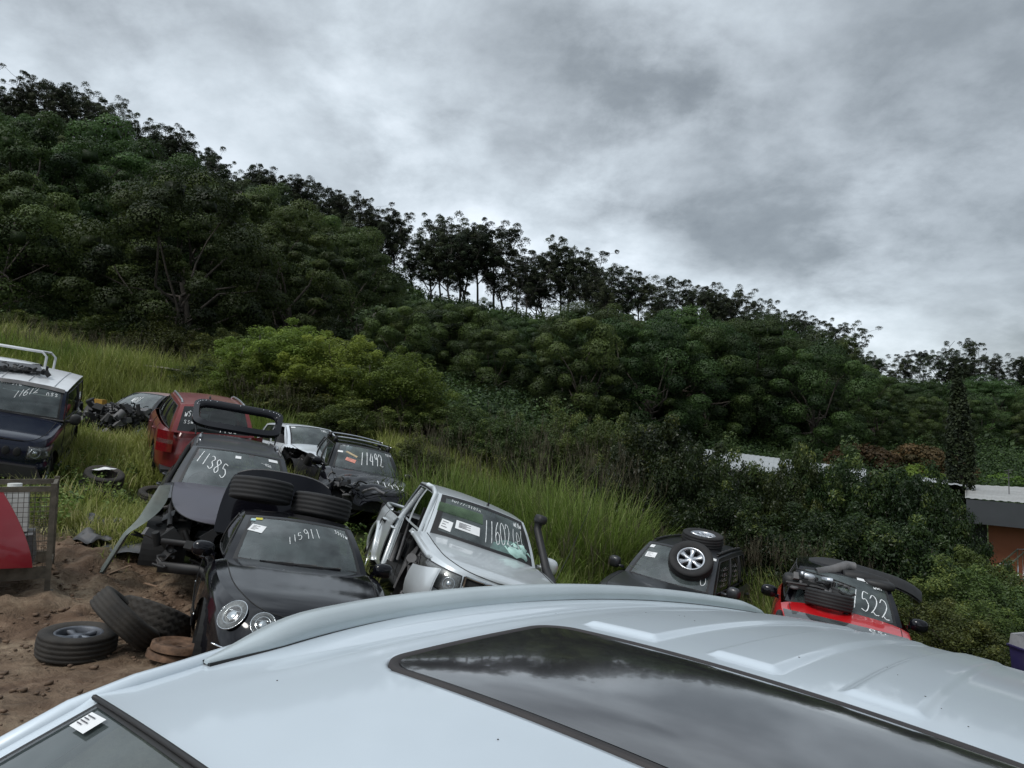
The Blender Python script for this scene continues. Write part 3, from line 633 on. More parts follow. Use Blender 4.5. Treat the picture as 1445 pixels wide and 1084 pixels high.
    for i, (px, yy, r, H) in enumerate(tus):
        m = int(980 * r * (16 / yy) ** .4); tint = g.random() * .35 - .12; x0 = (px - 722.5) / 1000 * yy; q = r * np.sqrt(g.random(m)); a = g.random(m) * 6.28
        x = x0 + np.cos(a) * q; y = yy + np.sin(a) * q * .8; P = np.stack([x, y, ground(x, y) - .05], 1); h = H * (.45 + .55 * g.random(m)) * (1 - .25 * (q / r) ** 2)
        oa = a + g.normal(size=m) * .9; lean = .15 + .95 * (q / r) * g.random(m) + .8 * g.random(m) ** 2
        V, Q, t, C = blades(P, h, .020 + .020 * g.random(m), lean, oa, 5, 1.1)
        dry = .25 if (px > 880 or 700 < px < 760) else 0
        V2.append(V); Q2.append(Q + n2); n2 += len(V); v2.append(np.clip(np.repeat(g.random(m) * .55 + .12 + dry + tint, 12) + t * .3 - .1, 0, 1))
        # flowering stems: a fine open panicle each
        k = int(22 * r) if H > 1.2 else int(9 * r); q = r * .9 * np.sqrt(g.random(k)); a = g.random(k) * 6.28; x = x0 + np.cos(a) * q; y = yy + np.sin(a) * q * .8
        P = np.stack([x, y, ground(x, y)], 1); h = H * (.95 + .28 * g.random(k)); V, Q, t, C = blades(P, h, np.full(k, .007), .12 + .35 * g.random(k), g.random(k) * 6.28, 5, .6)
        V3.append(V); Q3.append(Q + n3); n3 += len(V); v3.append(np.full(len(V), .35))
        top = C[:, -1]; dirs = C[:, -1] - C[:, -2]; dirs /= np.linalg.norm(dirs, axis=1)[:, None]
        nb = 16; f = np.tile(np.linspace(0, .42, nb), k); B = np.repeat(top, nb, 0) - np.repeat(dirs, nb, 0) * f[:, None]
        V, Q, t, C = blades(B, .07 + .22 * np.tile(np.linspace(.15, 1, nb), k) * (.6 + .6 * g.random(k * nb)), np.full(k * nb, .005), .7 + .7 * g.random(k * nb), g.random(k * nb) * 6.28, 2, .2)
        V3.append(V); Q3.append(Q + n3); n3 += len(V); v3.append(np.repeat(g.random(k * nb), 6))
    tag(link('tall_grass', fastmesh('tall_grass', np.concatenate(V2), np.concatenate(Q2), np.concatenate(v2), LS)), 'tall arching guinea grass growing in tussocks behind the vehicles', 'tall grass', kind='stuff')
    tag(link('grass_seed_heads', fastmesh('grass_seed_heads', np.concatenate(V3), np.concatenate(Q3), np.concatenate(v3), LH)), 'fine brownish seed heads standing above the tall grass', 'seed heads', kind='stuff')
    N = 5200; y = 8.5 + 22 * g.random(N) ** .8; a = -.78 + 1.4 * g.random(N); x = a * y; k = (hashnoise(x, y, .6, 61) > .55) & ~incar(x, y) & (mudmask(x, y) < .3); x, y = x[k], y[k]; n = len(x)
    C = np.stack([x, y, ground(x, y) + .15 + .25 * g.random(n)], 1); V, Q, v = leafcloud(C, np.full(n, .13) * (.7 + .8 * g.random(n)), np.full(n, .16), 22, .030, g.random(n), 62, up=.3, shell=.1)
    tag(link('weeds', fastmesh('weeds', V, Q, v, leafmat('weed_leaves', (.035, .07, .016), (.12, .20, .045), .35, .5, (.20, .28, .10)))), 'small broad-leaved weeds scattered through the bank grass', 'weeds', kind='stuff')
    # clods and straw on the mud
    N = 15000; x = -8 + 7.5 * g.random(N); y = 3 + 8 * g.random(N); k = (g.random(N) < mudmask(x, y)) & (g.random(N) < .12 + .88 * sstep(y, 5.8, 7.5) * hashnoise(x, y, 2.5, 51)); x, y = x[k], y[k]; n = len(x)
    s = .005 + .018 * g.random(n) ** 3; cube = np.array([(a, b, c) for a in (-1, 1) for b in (-1, 1) for c in (-1, 1)], float)
    V = np.stack([x, y, ground(x, y) + .02], 1)[:, None] + cube[None] * s[:, None, None] * (.45 + .9 * g.random((n, 8, 3))) * np.array([1.2, 1, .6])
    F = np.array([(0, 1, 3, 2), (4, 6, 7, 5), (0, 4, 5, 1), (2, 3, 7, 6), (0, 2, 6, 4), (1, 5, 7, 3)]); Q = (np.arange(n)[:, None, None] * 8 + F).reshape(-1, 4)
    tag(link('mud_clods', fastmesh('mud_clods', V, Q, None, plain('mud_clod', (.13, .085, .055), .9, var=.45, scale=1.4), False)), 'crumbled brown clods scattered over the muddy yard', 'clods', kind='stuff')
    N = 11000; x = -8 + 7 * g.random(N); y = 3 + 5.5 * g.random(N); k = (g.random(N) < mudmask(x, y)) & (g.random(N) < hashnoise(x, y, .8, 52) * 1.3 - .15); x, y = x[k], y[k]; n = len(x)
    P = np.stack([x, y, ground(x, y) + .012 + .012 * g.random(n)], 1)
    V, Q, t, C = blades(P, .04 + .10 * g.random(n), np.full(n, .0035), np.full(n, 2.1), g.random(n) * 6.28, 3, .35)
    V[:, 2] = np.repeat(P[:, 2], 8) + (V[:, 2] - np.repeat(P[:, 2], 8)) * .25
    tag(link('straw', fastmesh('straw', V, Q, np.repeat(g.random(n), 8), leafmat('straw', (.16, .12, .07), (.34, .27, .17), .1, .8))), 'dry straw stems trodden into the mud', 'straw', kind='stuff')
grass()

# ------------------------------------------------------------------ vehicle materials
def paint(name, col, rough=.32, metal=.35, dirt=.25, coat=.8, spec=.5): return plain(name, col, rough, metal, var=.06, scale=3.0, coat=coat, dirt=dirt, spec=spec)
M_BLACKP = paint('black_paint', (.0035, .0035, .006), .10, .0, .008, .30, .22)
M_CHARP = paint('charcoal_paint', (.020, .022, .027), .38, .3, .06, .4)
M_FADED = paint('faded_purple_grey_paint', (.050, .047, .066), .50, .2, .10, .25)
M_SILVP = paint('silver_paint', (.62, .66, .68), .34, .35, .07, .7)
M_SILVW = paint('silver_white_paint', (.66, .70, .74), .34, .25, .06, .7)
M_NAVY = paint('navy_paint', (.004, .007, .020), .18, .0, .01, .35, .3)
M_REDP = paint('red_paint', (.52, .008, .012), .30, .05, .02, .8)
M_DKRED = paint('dark_red_paint', (.16, .010, .012), .36, .15, .06, .6)
M_WHITEP = paint('white_paint', (.62, .64, .66), .4, 0., .20, .5)
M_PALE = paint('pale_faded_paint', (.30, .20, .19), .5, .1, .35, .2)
M_PLAST = plain('black_plastic', (.010, .010, .011), .55, var=.25, scale=8, dirt=.04)
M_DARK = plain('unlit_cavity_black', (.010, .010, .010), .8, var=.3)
M_TRIM = plain('grey_trim', (.10, .10, .105), .6, var=.2, dirt=.2)
M_SEAT = plain('seat_cloth', (.055, .056, .060), .9, var=.2, scale=20, bump=.2)
M_DASH = plain('dash_plastic', (.045, .047, .050), .7, var=.15)
M_CHROME = plain('chrome', (.62, .64, .66), .16, 1.0, var=.06)
M_ALLOY = plain('alloy', (.55, .57, .60), .28, .85, var=.08, dirt=.06)
M_STEEL = plain('rusty_steel', (.13, .075, .045), .75, .3, var=.5, scale=14, bump=.3)
M_RUB = plain('tyre_rubber', (.010, .010, .011), .75, var=.3, scale=9, dirt=.04, bump=.15, bscale=90)
M_RUBW = plain('muddy_tyre_rubber', (.014, .013, .012), .85, var=.4, scale=7, dirt=.20, bump=.3, bscale=70)
M_CHALK = plain('white_paint_pen', (.72, .74, .74), .8, var=.12, scale=40)
M_PAPER = plain('paper', (.74, .75, .75), .8, var=.06)
M_INK = plain('ink', (.08, .08, .09), .8)
M_GLASS = glassmat('windscreen_glass', (.50, .59, .58), .075, .18, (.23, .28, .28))
M_SIDEG = glassmat('side_glass', (.30, .35, .35), .045, .10, (.12, .14, .14))
M_DGLASS = glassmat('dark_glass', (.05, .055, .06), .05, .10, (.12, .13, .14))
M_LENS = glassmat('lamp_lens', (.86, .88, .88), .06, .08, (.5, .5, .48))
M_REDL = plain('red_lens', (.16, .008, .010), .2, coat=.8, var=.3, scale=30); M_AMB = plain('amber_lens', (.45, .16, .02), .25, coat=.6)
M_BAG = plain('airbag_cloth', (.42, .62, .56), .9, var=.15, scale=10, bump=.3)

STROKE = {'0': [[(.5, 1), (.12, .8), (.02, .45), (.2, .08), (.5, 0), (.85, .15), (.98, .5), (.85, .85), (.5, 1)]],
 '1': [[(.62, 1), (.5, .5), (.42, 0)]], '2': [[(.05, .78), (.35, 1), (.75, .92), (.85, .65), (.5, .3), (.1, .06), (.3, .14), (.6, .03), (1, .06)]],
 '3': [[(.1, .92), (.5, 1), (.85, .8), (.5, .55), (.9, .3), (.6, .02), (.05, .1)]], '4': [[(.5, 1), (.08, .42), (.95, .42)], [(.75, .75), (.66, 0)]],
 '5': [[(.95, .98), (.35, 1), (.2, .6), (.6, .62), (.92, .35), (.6, .02), (.05, .08)]], '6': [[(.8, 1), (.3, .7), (.08, .3), (.35, 0), (.8, .08), (.85, .4), (.5, .52), (.12, .35)]],
 '8': [[(.8, .9), (.4, 1), (.15, .75), (.8, .3), (.5, 0), (.12, .2), (.5, .52), (.85, .78), (.8, .9)]],
 '9': [[(.85, .75), (.5, 1), (.12, .75), (.4, .5), (.85, .72), (.75, .3), (.6, 0)]],
 '(': [[(.8, 1.15), (.3, .7), (.3, .2), (.75, -.15)]], 'e': [[(.15, .45), (.8, .5), (.85, .8), (.45, .95), (.1, .6), (.2, .15), (.6, 0), (.95, .15)]],
 'w': [[(0, .8), (.2, .1), (.45, .6), (.65, .1), (1, .9)]], 'l': [[(.4, 1.1), (.35, 0)]], '/': [[(.9, 1), (.2, 0)]], 's': [[(.8, .8), (.4, .95), (.2, .7), (.7, .35), (.5, .05), (.1, .15)]],
 'n': [[(.1, 0), (.15, .7), (.6, .75), (.8, 0)]], '-': [[(.1, .4), (.9, .5)]], 'u': [[(.1, .8), (.2, .1), (.7, .1), (.85, .8)], ]}
def writing(mb, text, fn, u0, v0, du, dv, slant=0., rise=0., w=.011, gap=1.25, seed=1, flip=False):
    """hand-drawn digits laid on a surface fn(u,v)->(point, normal); (u0,v0) start, du/dv glyph size"""
    g = np.random.default_rng(seed)
    for k, ch in enumerate(text):
        if ch == ' ': continue
        for st in STROKE[ch]:
            st = np.array(st); t = np.arange(len(st)); tt = np.linspace(0, len(st) - 1, (len(st) - 1) * 6 + 1); q = np.stack([spl(t, st[:, 0], tt), spl(t, st[:, 1], tt)], 1)
            q += g.normal(size=(1, 2)) * .03
            if flip: q = q * [1, -1] + [0, 1]
            uu = u0 + (k * gap + q[:, 0] + slant * q[:, 1]) * du; vv = v0 + (q[:, 1]) * dv + rise * (k * gap + q[:, 0])
            P, Nn = [], []
            for a, b in zip(uu, vv): p, n = fn(a, b); P.append(p + n * .004); Nn.append(n)
            P, Nn = np.array(P), np.array(Nn); T = np.gradient(P, axis=0); S = np.cross(T, Nn); S /= np.linalg.norm(S, axis=1)[:, None] + 1e-9
            ww = w * .74 * (.7 + .5 * g.random((len(P), 1)))
            mb.grid(np.stack([P - S * ww / 2, P + S * ww / 2], 1))

def tyre_mesh(mb, r=.32, w=.21, rr=.20, grooves=4, blocks=0, n=56, mi=0):
    """tyre turned round the y axis, tread grooves cut into the profile"""
    prof = [(rr, -w * .40), (rr + .012, -w * .46), (rr + (r - rr) * .5, -w * .52), (r - .035, -w * .50), (r - .010, -w * .44)]
    k = grooves; xs = np.linspace(-w * .40, w * .40, k * 4 + 1); 
    for i, x in enumerate(xs): prof.append((r - (.011 if i % 4 == 2 else 0) - .012 * (abs(x) / (w * .5)) ** 2, x + (0)))
    prof += [(r - .010, w * .44), (r - .035, w * .50), (rr + (r - rr) * .5, w * .52), (rr + .012, w * .46), (rr, w * .40)]
    if not blocks: mb.lathe(prof, n, mi=mi); mb.lathe([(rr, -w * .40), (rr + .03, 0), (rr, w * .40)], n, mi=mi); return
    n = blocks * 4; t = np.arange(n) * 2 * math.pi / n; G = []
    for j, (q, h) in enumerate(prof):
        rad = np.full(n, q)
        if 5 <= j < 5 + k * 4 + 1 or j in (4, 5 + k * 4 + 1):
            ph = ((np.arange(n) + (j // 2) * 2) % 4); rad = np.where(ph == 3, q - .016, q)
        G.append(np.stack([rad * np.cos(t), np.full(n, h), rad * np.sin(t)], 1))
    mb.grid(np.array(G), mi, closev=True); mb.lathe([(rr, -w * .40), (rr + .03, 0), (rr, w * .40)], n, mi=mi)
def rim_mesh(mb, rr=.20, w=.21, spokes=5, face=1, mi=0, double=False, sw=.05):
    """alloy rim, face towards +y*face"""
    f = face; o = w * .40
    mb.lathe([(rr + .008, f * o), (rr - .008, f * (o + .008)), (rr - .022, f * (o - .006)), (rr - .03, f * (o - .04)), (rr - .035, -f * o * .8), (rr + .004, -f * o)], 40, mi=mi)
    mb.lathe([(.001, f * (o - .012)), (.032, f * (o - .012)), (.045, f * (o - .02)), (.055, f * (o - .05)), (.05, 0)], 24, mi=mi)
    mb.lathe([(.001, -f * o * .3), (rr - .03, -f * o * .3)], 24, mi=1 if mi == 0 else mi)
    for k in range(spokes):
        for off in ((-.13, .13) if double else (0,)):
            a = k * 2 * math.pi / spokes + off; c, s = math.cos(a), math.sin(a)
            R0 = np.array([[c, 0, -s], [0, 1, 0], [s, 0, c]]); l = rr - .06
            V = np.array([(x, y, z) for x, hw in ((.03, sw * .40), (.03 + l * .5, sw * .36), (.03 + l, sw * .62)) for y in (f * (o - .015), f * (o - .05)) for z in (-hw, hw)])
            V[:, 1] -= f * .012 * np.sin((V[:, 0] - .03) / l * math.pi)
            V = V @ R0.T; F = [(0, 1, 5, 4), (2, 6, 7, 3), (0, 4, 6, 2), (1, 3, 7, 5), (4, 5, 9, 8), (6, 10, 11, 7), (4, 8, 10, 6), (5, 7, 11, 9)]
            mb.add(V, F, mi)
def wheel(parent, c, r=.32, w=.21, face=1, steer=0, spokes=5, rimmat=None, double=False):
    M = Matrix.Translation(c) @ Matrix.Rotation(R_(steer), 4, 'Z')
    mb = MB(); tyre_mesh(mb, r, w, r * .63, 4, n=44); t = mb.build('wheel', M_RUB, parent, M=M)
    mb = MB(); rim_mesh(mb, r * .63, w, spokes, face, double=double); mb.build('rim', [rimmat or M_ALLOY, M_DARK], t, M=M); return t

class Car:
    """a vehicle from a spec: body swept from plan outlines, glasshouse stretched over its corner points"""
    def __init__(s, name, label, cat, pose, **k):
        d = dict(xf=2.15, xr=-2.35, hw=.87, zs=.20, axf=1.33, axr=-1.33, wr=.31, arch=.36, n=4.2, cowl=.80, crown=.05, deck=-1.75, top=None,
                 wb=(.62, .72, .93, .20), wt=(0, .56, 1.36, .08), rt=(-1.1, .54, 1.35, -.05), rb=(-1.75, .66, .97, -.10), crn=.035, bulge=.05, pil=.07, bowr=.03,
                 sidew=((.05, .46), (.52, .86)), cabin_glass=True, wheels=(1, 1, 1, 1), mat=M_BLACKP, roofmat=None, bonmat=None, lev=None, keepside=None, hollow_front=False, doorx=None, seats=True, noseskip=None, windows_right=None, roof=True, sidewin=None, tray=None, bonnet=True, pilmat=None, tublen=0.)
        d.update(k); s.__dict__.update(d); s.root = thing(name, label, cat, pose[0], [R_(a) for a in pose[1]]); s.root.scale = (k.get('scale', 1),) * 3
        if s.top is None: s.top = ((2.2, .62), (1.9, .74), (1.4, .84), (.85, .93), (0, .94), (-1.2, .97), (-2.0, .96), (-2.4, .84))
        s.tx = [q[0] for q in s.top]; s.tz = [q[1] for q in s.top]
        s.lev = s.lev or ((0, .07, .16), (.12, .02, .05), (.35, 0, 0), (.55, .0, .01), (.75, .012, .05), (.90, .035, .10), (1, .085, .16))
    def ins(s, f): l = np.array(s.lev); return spl(l[:, 0], l[:, 1], f), spl(l[:, 0], l[:, 2], f)
    def ztop(s, x): return spl(s.tx, s.tz, x)
    def outline(s, f):
        i, xi = s.ins(f); hw = s.hw - i; xF = s.xf - xi; xR = s.xr + xi * .8; return hw, (xF + xR) / 2, (xF - xR) / 2
    def front(s, y, z, out=0.):
        """point and normal on the nose skin"""
        def px(y, z):
            f = .5
            for _ in range(12):
                hw, xc, a = s.outline(f); x = xc + a * (1 - min(abs(y) / hw, .999) ** s.n) ** (1 / s.n)
                f = min(max((z - s.zs) / (float(s.ztop(x)) - s.zs), 0), 1) * .7 + f * .3
            return np.array([x, y, z])
        p = px(y, z); e = .01; n = np.cross(px(y + e, z) - p, px(y, z + e) - p); n /= np.linalg.norm(n); return p + n * out, n
    def side(s, x, z, sgn=1, out=0.):
        f = min(max((z - s.zs) / (float(s.ztop(x)) - s.zs), 0), 1); hw, xc, a = s.outline(f)
        return np.array([x, sgn * (hw * (1 - min(abs(x - xc) / a, .999) ** s.n) ** (1 / s.n) + out), z])
    def WS(s, u, v, d=0.):
        """windscreen: u -1..1 across (towards +y), v 0 bottom..1 top"""
        xb, hb, zb, bb = s.wb; xt, ht, zt, bt = s.wt; x = xb + (xt - xb) * v; h = hb + (ht - hb) * v; b = bb + (bt - bb) * v
        p = np.array([x + b * (1 - u * u), u * h, zb + (zt - zb) * v + s.crn * v * (1 - u * u) + s.bulge * .5 * math.sin(v * math.pi)]); p[0] += s.bulge * .6 * math.sin(v * math.pi)
        return p
    def WSn(s, u, v):
        e = .01; p = s.WS(u, v); n = np.cross(s.WS(u + e, v) - p, s.WS(u, v + e) - p); return p, n / np.linalg.norm(n)
    def RW(s, u, v):
        xb, hb, zb, bb = s.rb; xt, ht, zt, bt = s.rt; x = xb + (xt - xb) * v; h = hb + (ht - hb) * v; b = bb + (bt - bb) * v
        return np.array([x + b * (1 - u * u) - s.bulge * .6 * math.sin(v * math.pi), u * h, zb + (zt - zb) * v + s.crn * v * (1 - u * u) + s.bulge * .3 * math.sin(v * math.pi)])
    def RF(s, u, v):
        """roof: u across, v 0 front .. 1 rear"""
        a = s.WS(u, 1); b = s.RW(u, 1); p = a + (b - a) * v; k = 4 * v * (1 - v); p[2] += s.bowr * k; p[1] *= 1 + .03 * k; return p
    def SD(s, u, v, sg):
        """side of the glasshouse: u 0 front .. 1 rear, v 0 belt .. 1 roof edge"""
        a = s.WS(sg, 0); b = s.RW(sg, 0); p0 = a + (b - a) * u; p0[2] = max(a[2] + (b[2] - a[2]) * u, 0) - .01; p0[1] = sg * (abs(p0[1]) + .05 * math.sin(u * math.pi))
        p1 = s.RF(sg, u); p = p0 + (p1 - p0) * v; p[1] += sg * .035 * math.sin(v * math.pi) * math.sin(min(u, 1 - u) * 5 if min(u, 1 - u) < .3 else math.pi / 2)
        if s.sweep: p[0] += s.sweep * math.sin(v * math.pi) * (1 - u)
        return p
    sweep = 0
    def build(s):
        # ---- lower body
        t = np.linspace(0, 2 * math.pi, 4001); hw, xc, a = s.outline(.5); sg = lambda q: np.sign(q) * np.abs(q) ** (2 / s.n)
        X, Y = xc + a * sg(np.cos(t)), hw * sg(np.sin(t)); L_ = np.concatenate([[0], np.cumsum(np.hypot(np.diff(X), np.diff(Y)))]); NN = 200
        tt = np.interp(np.arange(NN) / NN * L_[-1], L_, t); tt[NN // 2] = math.pi
        fs = np.concatenate([np.linspace(0, .7, 15), np.linspace(.74, 1, 12)]); G = []
        for f in fs:
            hw, xc, a = s.outline(f); x = xc + a * sg(np.cos(tt)); y = hw * sg(np.sin(tt)); zt = s.ztop(x); G.append(np.stack([x, y, s.zs + f * (zt - s.zs)], 1))
        G = np.array(G); zr = s.wr
        # wheel arches: push the skin out to the arch circle
        C = (G[:-1, :] + G[1:, :]) / 2
        ax = [(s.axf, s.arch), (s.axr, s.arch)]
        inside = np.zeros(G.shape[:2], bool)
        for x0, Ra in ax:
            d = np.hypot(G[..., 0] - x0, G[..., 2] - zr); sideish = np.abs(G[..., 1]) > s.hw * .55
            near = (d < Ra + .03) & sideish; inside |= (d < Ra - .03) & sideish
            m = near & (d >= Ra - .05); k = np.where(m, Ra / np.maximum(d, 1e-6), 1.); G[..., 0] = x0 + (G[..., 0] - x0) * k; G[..., 2] = zr + (G[..., 2] - zr) * k
        def keep(i, j):
            j2 = (j + 1) % NN
            if inside[i, j] or inside[i + 1, j] or inside[i, j2] or inside[i + 1, j2]: return False
            c = (G[i, j] + G[i + 1, j] + G[i, j2] + G[i + 1, j2]) / 4
            if s.keepside is not None and not s.keepside(c): return False
            return True
        def isdoor(c): return s.doorx is not None and any(a < c[0] < b for a, b in s.doorx) and c[2] > s.zs + .10 and abs(c[1]) > s.hw * .6
        cc = lambda i, j: (G[i, j] + G[i + 1, j] + G[i, (j + 1) % NN] + G[i + 1, (j + 1) % NN]) / 4
        mb = MB(); mb.grid(G, closev=True, keep=lambda i, j: keep(i, j) and not isdoor(cc(i, j)))
        # cap rails (fender tops, cowl, deck)
        T = G[-1]; half = NN // 2; ss = np.concatenate([[0, .03, .065], np.linspace(.10, .90, 17), [.935, .97, 1]])
        CG = []
        for i in range(1, half):
            A, B = T[i], T[NN - i]; row = []
            cr = s.crown * float(sstep(abs(A[1]), .0, s.hw * .75))
            for q in ss:
                p = A + (B - A) * q; w = 1 - abs(2 * q - 1) ** 3; p = p + np.array([0, 0, cr * w + .012 * sstep(q, 0, .05) * sstep(1 - q, 0, .05)]); row.append(p)
            CG.append(row)
        CG = np.array(CG); s.CG = CG
        cx = CG[:, 0, 0]; nose = s.xf - .10
        def capk(i, j): return (cx[i] > s.cowl - .0 or cx[i] < s.deck)
        isb = lambda i, j: s.cowl < cx[i] and 2 <= j < len(ss) - 3
        mb.grid(CG, keep=lambda i, j: capk(i, j) and not isb(i, j) and (s.keepside is None or 2 <= j < len(ss) - 3 or s.keepside(CG[i, j])))
        s.body = mb.build('body', s.mat, s.root, auto=50)
        if s.doorx:
            for a, b in s.doorx:
                for sd in (1, -1):
                    db = MB(); db.grid(G, closev=True, keep=lambda i, j: keep(i, j) and isdoor(cc(i, j)) and a < cc(i, j)[0] < b and cc(i, j)[1] * sd > 0)
                    if db.n and db.f:
                        V = np.concatenate(db.v); used = sorted({q for f in db.f for q in f})
                        zz = [.45 * (s.zs) + .55 * float(s.ztop((a + b) / 2))]
                        d_ = db.build('door', s.mat, s.root)
                        sm = MB()
                        for xx in (a, b):
                            sm.tube([s.side(xx, z, sd, .0015) for z in np.linspace(s.zs + .1, float(s.ztop(xx)) - .01, 14)], .0045, 5)
                        sm.build('door_seam', M_DARK, d_)
                        hb = MB(); hx = a + .12; hz = float(s.ztop(hx)) - .13; pts = [s.side(hx + q, hz, sd, o) for q, o in ((0, .0), (.02, .035), (.09, .045), (.16, .035), (.18, .0))]
                        hb.tube(pts, [.010, .014, .015, .014, .010], 8); hb.build('handle', s.mat, d_)
        if s.bonnet:
            bb = MB(); bb.grid(CG, keep=lambda i, j: isb(i, j)); bo = bb.build('bonnet', s.bonmat or s.mat, s.root, auto=60); s.bon = bo
            sm = MB(); ii = [i for i in range(len(cx)) if cx[i] > s.cowl]
            for j in (2, len(ss) - 3): sm.tube([CG[i, j] + [0, 0, .001] for i in ii[2:]], .005, 5)
            if ii: sm.tube([CG[ii[2], j] + [0, 0, .0] for j in range(2, len(ss) - 2)], .006, 5)
            sm.build('bonnet_gap', M_DARK, bo)
        # inner tub, arches
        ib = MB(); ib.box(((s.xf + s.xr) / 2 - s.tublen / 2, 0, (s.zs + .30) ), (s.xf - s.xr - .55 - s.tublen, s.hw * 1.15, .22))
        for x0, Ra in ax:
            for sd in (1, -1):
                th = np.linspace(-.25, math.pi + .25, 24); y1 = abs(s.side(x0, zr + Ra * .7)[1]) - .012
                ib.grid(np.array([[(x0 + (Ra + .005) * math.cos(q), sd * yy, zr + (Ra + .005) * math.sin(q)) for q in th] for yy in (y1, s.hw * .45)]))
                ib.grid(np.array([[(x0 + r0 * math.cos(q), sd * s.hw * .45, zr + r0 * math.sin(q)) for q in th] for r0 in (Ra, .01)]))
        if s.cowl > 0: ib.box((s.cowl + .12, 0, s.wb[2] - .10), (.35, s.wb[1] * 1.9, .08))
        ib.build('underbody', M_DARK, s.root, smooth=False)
        # wheels
        k = 0
        for x0 in (s.axf, s.axr):
            for sd in (1, -1):
                if s.wheels[k]: wheel(s.root, (x0, sd * (s.hw - .13), zr), s.wr, .20, sd, spokes=s.wheels[k] if s.wheels[k] > 1 else 5)
                k += 1
        # ---- glasshouse
        if s.roof:
            rf = MB(); U = np.linspace(-1, 1, 25); Vv = np.linspace(0, 1, 17); P = np.array([[s.RF(u, v) for u in U] for v in Vv])
            rf.grid(P)
            s.roofo = rf.build('roof', s.roofmat or s.mat, s.root)
        # pillars and glass borders
        pm = MB(); pv = s.pil
        ub = 1 - pv / s.wb[1]
        for sg_ in (1, -1): pm.grid(np.array([[s.WS(sg_ * u, v) for v in np.linspace(0, 1, 12)] for u in np.linspace(ub, 1, 4)]))
        hv = getattr(s, 'headv', .965)
        if hv < 1: pm.grid(np.array([[s.WS(u, v) for u in np.linspace(-ub, ub, 21)] for v in (hv, 1)]))
        us = sorted(s.sidew); allu = [0.0]
        gl = MB(); wins = []
        for sg_ in (1, -1):
            cuts = [0] + [q for w_ in us for q in w_] + [1]
            for i in range(0, len(cuts), 2):   # pillars
                pm.grid(np.array([[s.SD(u, v, sg_) for v in np.linspace(0, 1, 10)] for u in np.linspace(cuts[i], cuts[i + 1], 4)]))
            for w_ in us:
                for v0, v1 in ((0, .05), (.88, 1)): pm.grid(np.array([[s.SD(u, v, sg_) for v in (v0, (v0 + v1) / 2, v1)] for u in np.linspace(w_[0], w_[1], 9)]))
                if (sg_, us.index(w_)) in (s.sidewin or ()): continue
                wins.append((sg_, w_))
        rub = .88
        for sg_ in (1, -1): pm.grid(np.array([[s.RW(sg_ * u, v) for v in np.linspace(0, 1, 8)] for u in np.linspace(rub, 1, 3)]))
        for v0, v1 in ((0, .06), (.92, 1)): pm.grid(np.array([[s.RW(u, v) for u in np.linspace(-rub, rub, 15)] for v in (v0, v1)]))
        pm.build('pillars', s.pilmat or s.mat, s.root, auto=60)
        sub = MB()
        e = .010
        fb_, ft_, fs_ = getattr(s, 'frit', (.07, .035, .05))
        for v0, v1 in ((0.0, fb_), (hv - ft_, hv)): sub.grid(np.array([[s.WS(u, v) + [.002, 0, .002] for u in np.linspace(-ub, ub, 25)] for v in (v0, v1)]))
        for sg_ in (1, -1): sub.grid(np.array([[s.WS(sg_ * u, v) + [.002, 0, .002] for v in np.linspace(0, hv, 12)] for u in (ub - fs_, ub)]))
        s.ubg = ub - fs_
        wmesh = MB(); wmesh.grid(np.array([[s.WS(u, v) for u in np.linspace(-ub, ub, 25)] for v in np.linspace(0, hv, 12)]))
        s.ws = wmesh.build('windshield', M_GLASS, s.root); sub.build('glass_border', M_PLAST, s.ws)
        if s.cabin_glass:
            for sg_, w_ in wins:
                wm = MB(); wm.grid(np.array([[s.SD(u, v, sg_) - np.array([0, sg_ * .008, 0]) for v in np.linspace(.05, .88, 7)] for u in np.linspace(w_[0], w_[1], 9)])); so = wm.build('side_window', M_SIDEG, s.root)
                sl = MB(); loop = [s.SD(u, .05, sg_) for u in np.linspace(w_[0], w_[1], 8)] + [s.SD(w_[1], v, sg_) for v in np.linspace(.05, .88, 6)] + [s.SD(u, .88, sg_) for u in np.linspace(w_[1], w_[0], 8)] + [s.SD(w_[0], v, sg_) for v in np.linspace(.88, .05, 6)]
                sl.tube(np.array(loop), .009, 5, closed=False); sl.build('window_seal', M_PLAST, so)
            if not getattr(s, 'norear', False):
                wm = MB(); wm.grid(np.array([[s.RW(u, v) for u in np.linspace(-rub, rub, 15)] for v in np.linspace(.06, .92, 8)])); s.rw = wm.build('rear_window', M_SIDEG, s.root)
        # ---- cabin
        db = MB(); U = np.linspace(-1, 1, 15); xb, hb, zb, bb_ = s.wb
        dd = np.array([[(xb + bb_ * (1 - u * u) - q, u * (hb - .03), zb - .03 - dz) for u in U] for q, dz in ((-.03, .0), (.25, -.005), (.38, .03), (.42, .12), (.34, .40))]); db.grid(dd); db.build('dashboard', M_DASH, s.root)
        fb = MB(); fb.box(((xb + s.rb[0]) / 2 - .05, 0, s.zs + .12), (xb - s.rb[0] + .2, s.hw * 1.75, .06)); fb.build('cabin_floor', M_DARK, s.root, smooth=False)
        if s.seats:
            for yy in (.36, -.36):
                sm = MB(); M = np.array(Matrix.Rotation(R_(-18), 3, 'Y')); sx = s.wt[0] - .38; z0 = s.zs + .22
                sm.ellip((sx + .22, yy, z0 + .10), (.28, .25, .10), 16, e=.55); sm.ellip((sx - .12, yy, z0 + .42), (.10, .25, .36), 16, M=M, e=.55); sm.ellip((sx - .25, yy, z0 + .86), (.06, .13, .10), 12, e=.6); sm.build('seat', M_SEAT, s.root)
            st = MB(); c = np.array([s.wb[0] - .52, -.36, s.wb[2] - .02]); M = np.array(Matrix.Rotation(R_(-62), 3, 'Y')); th = np.linspace(0, 2 * math.pi, 33)[:-1]
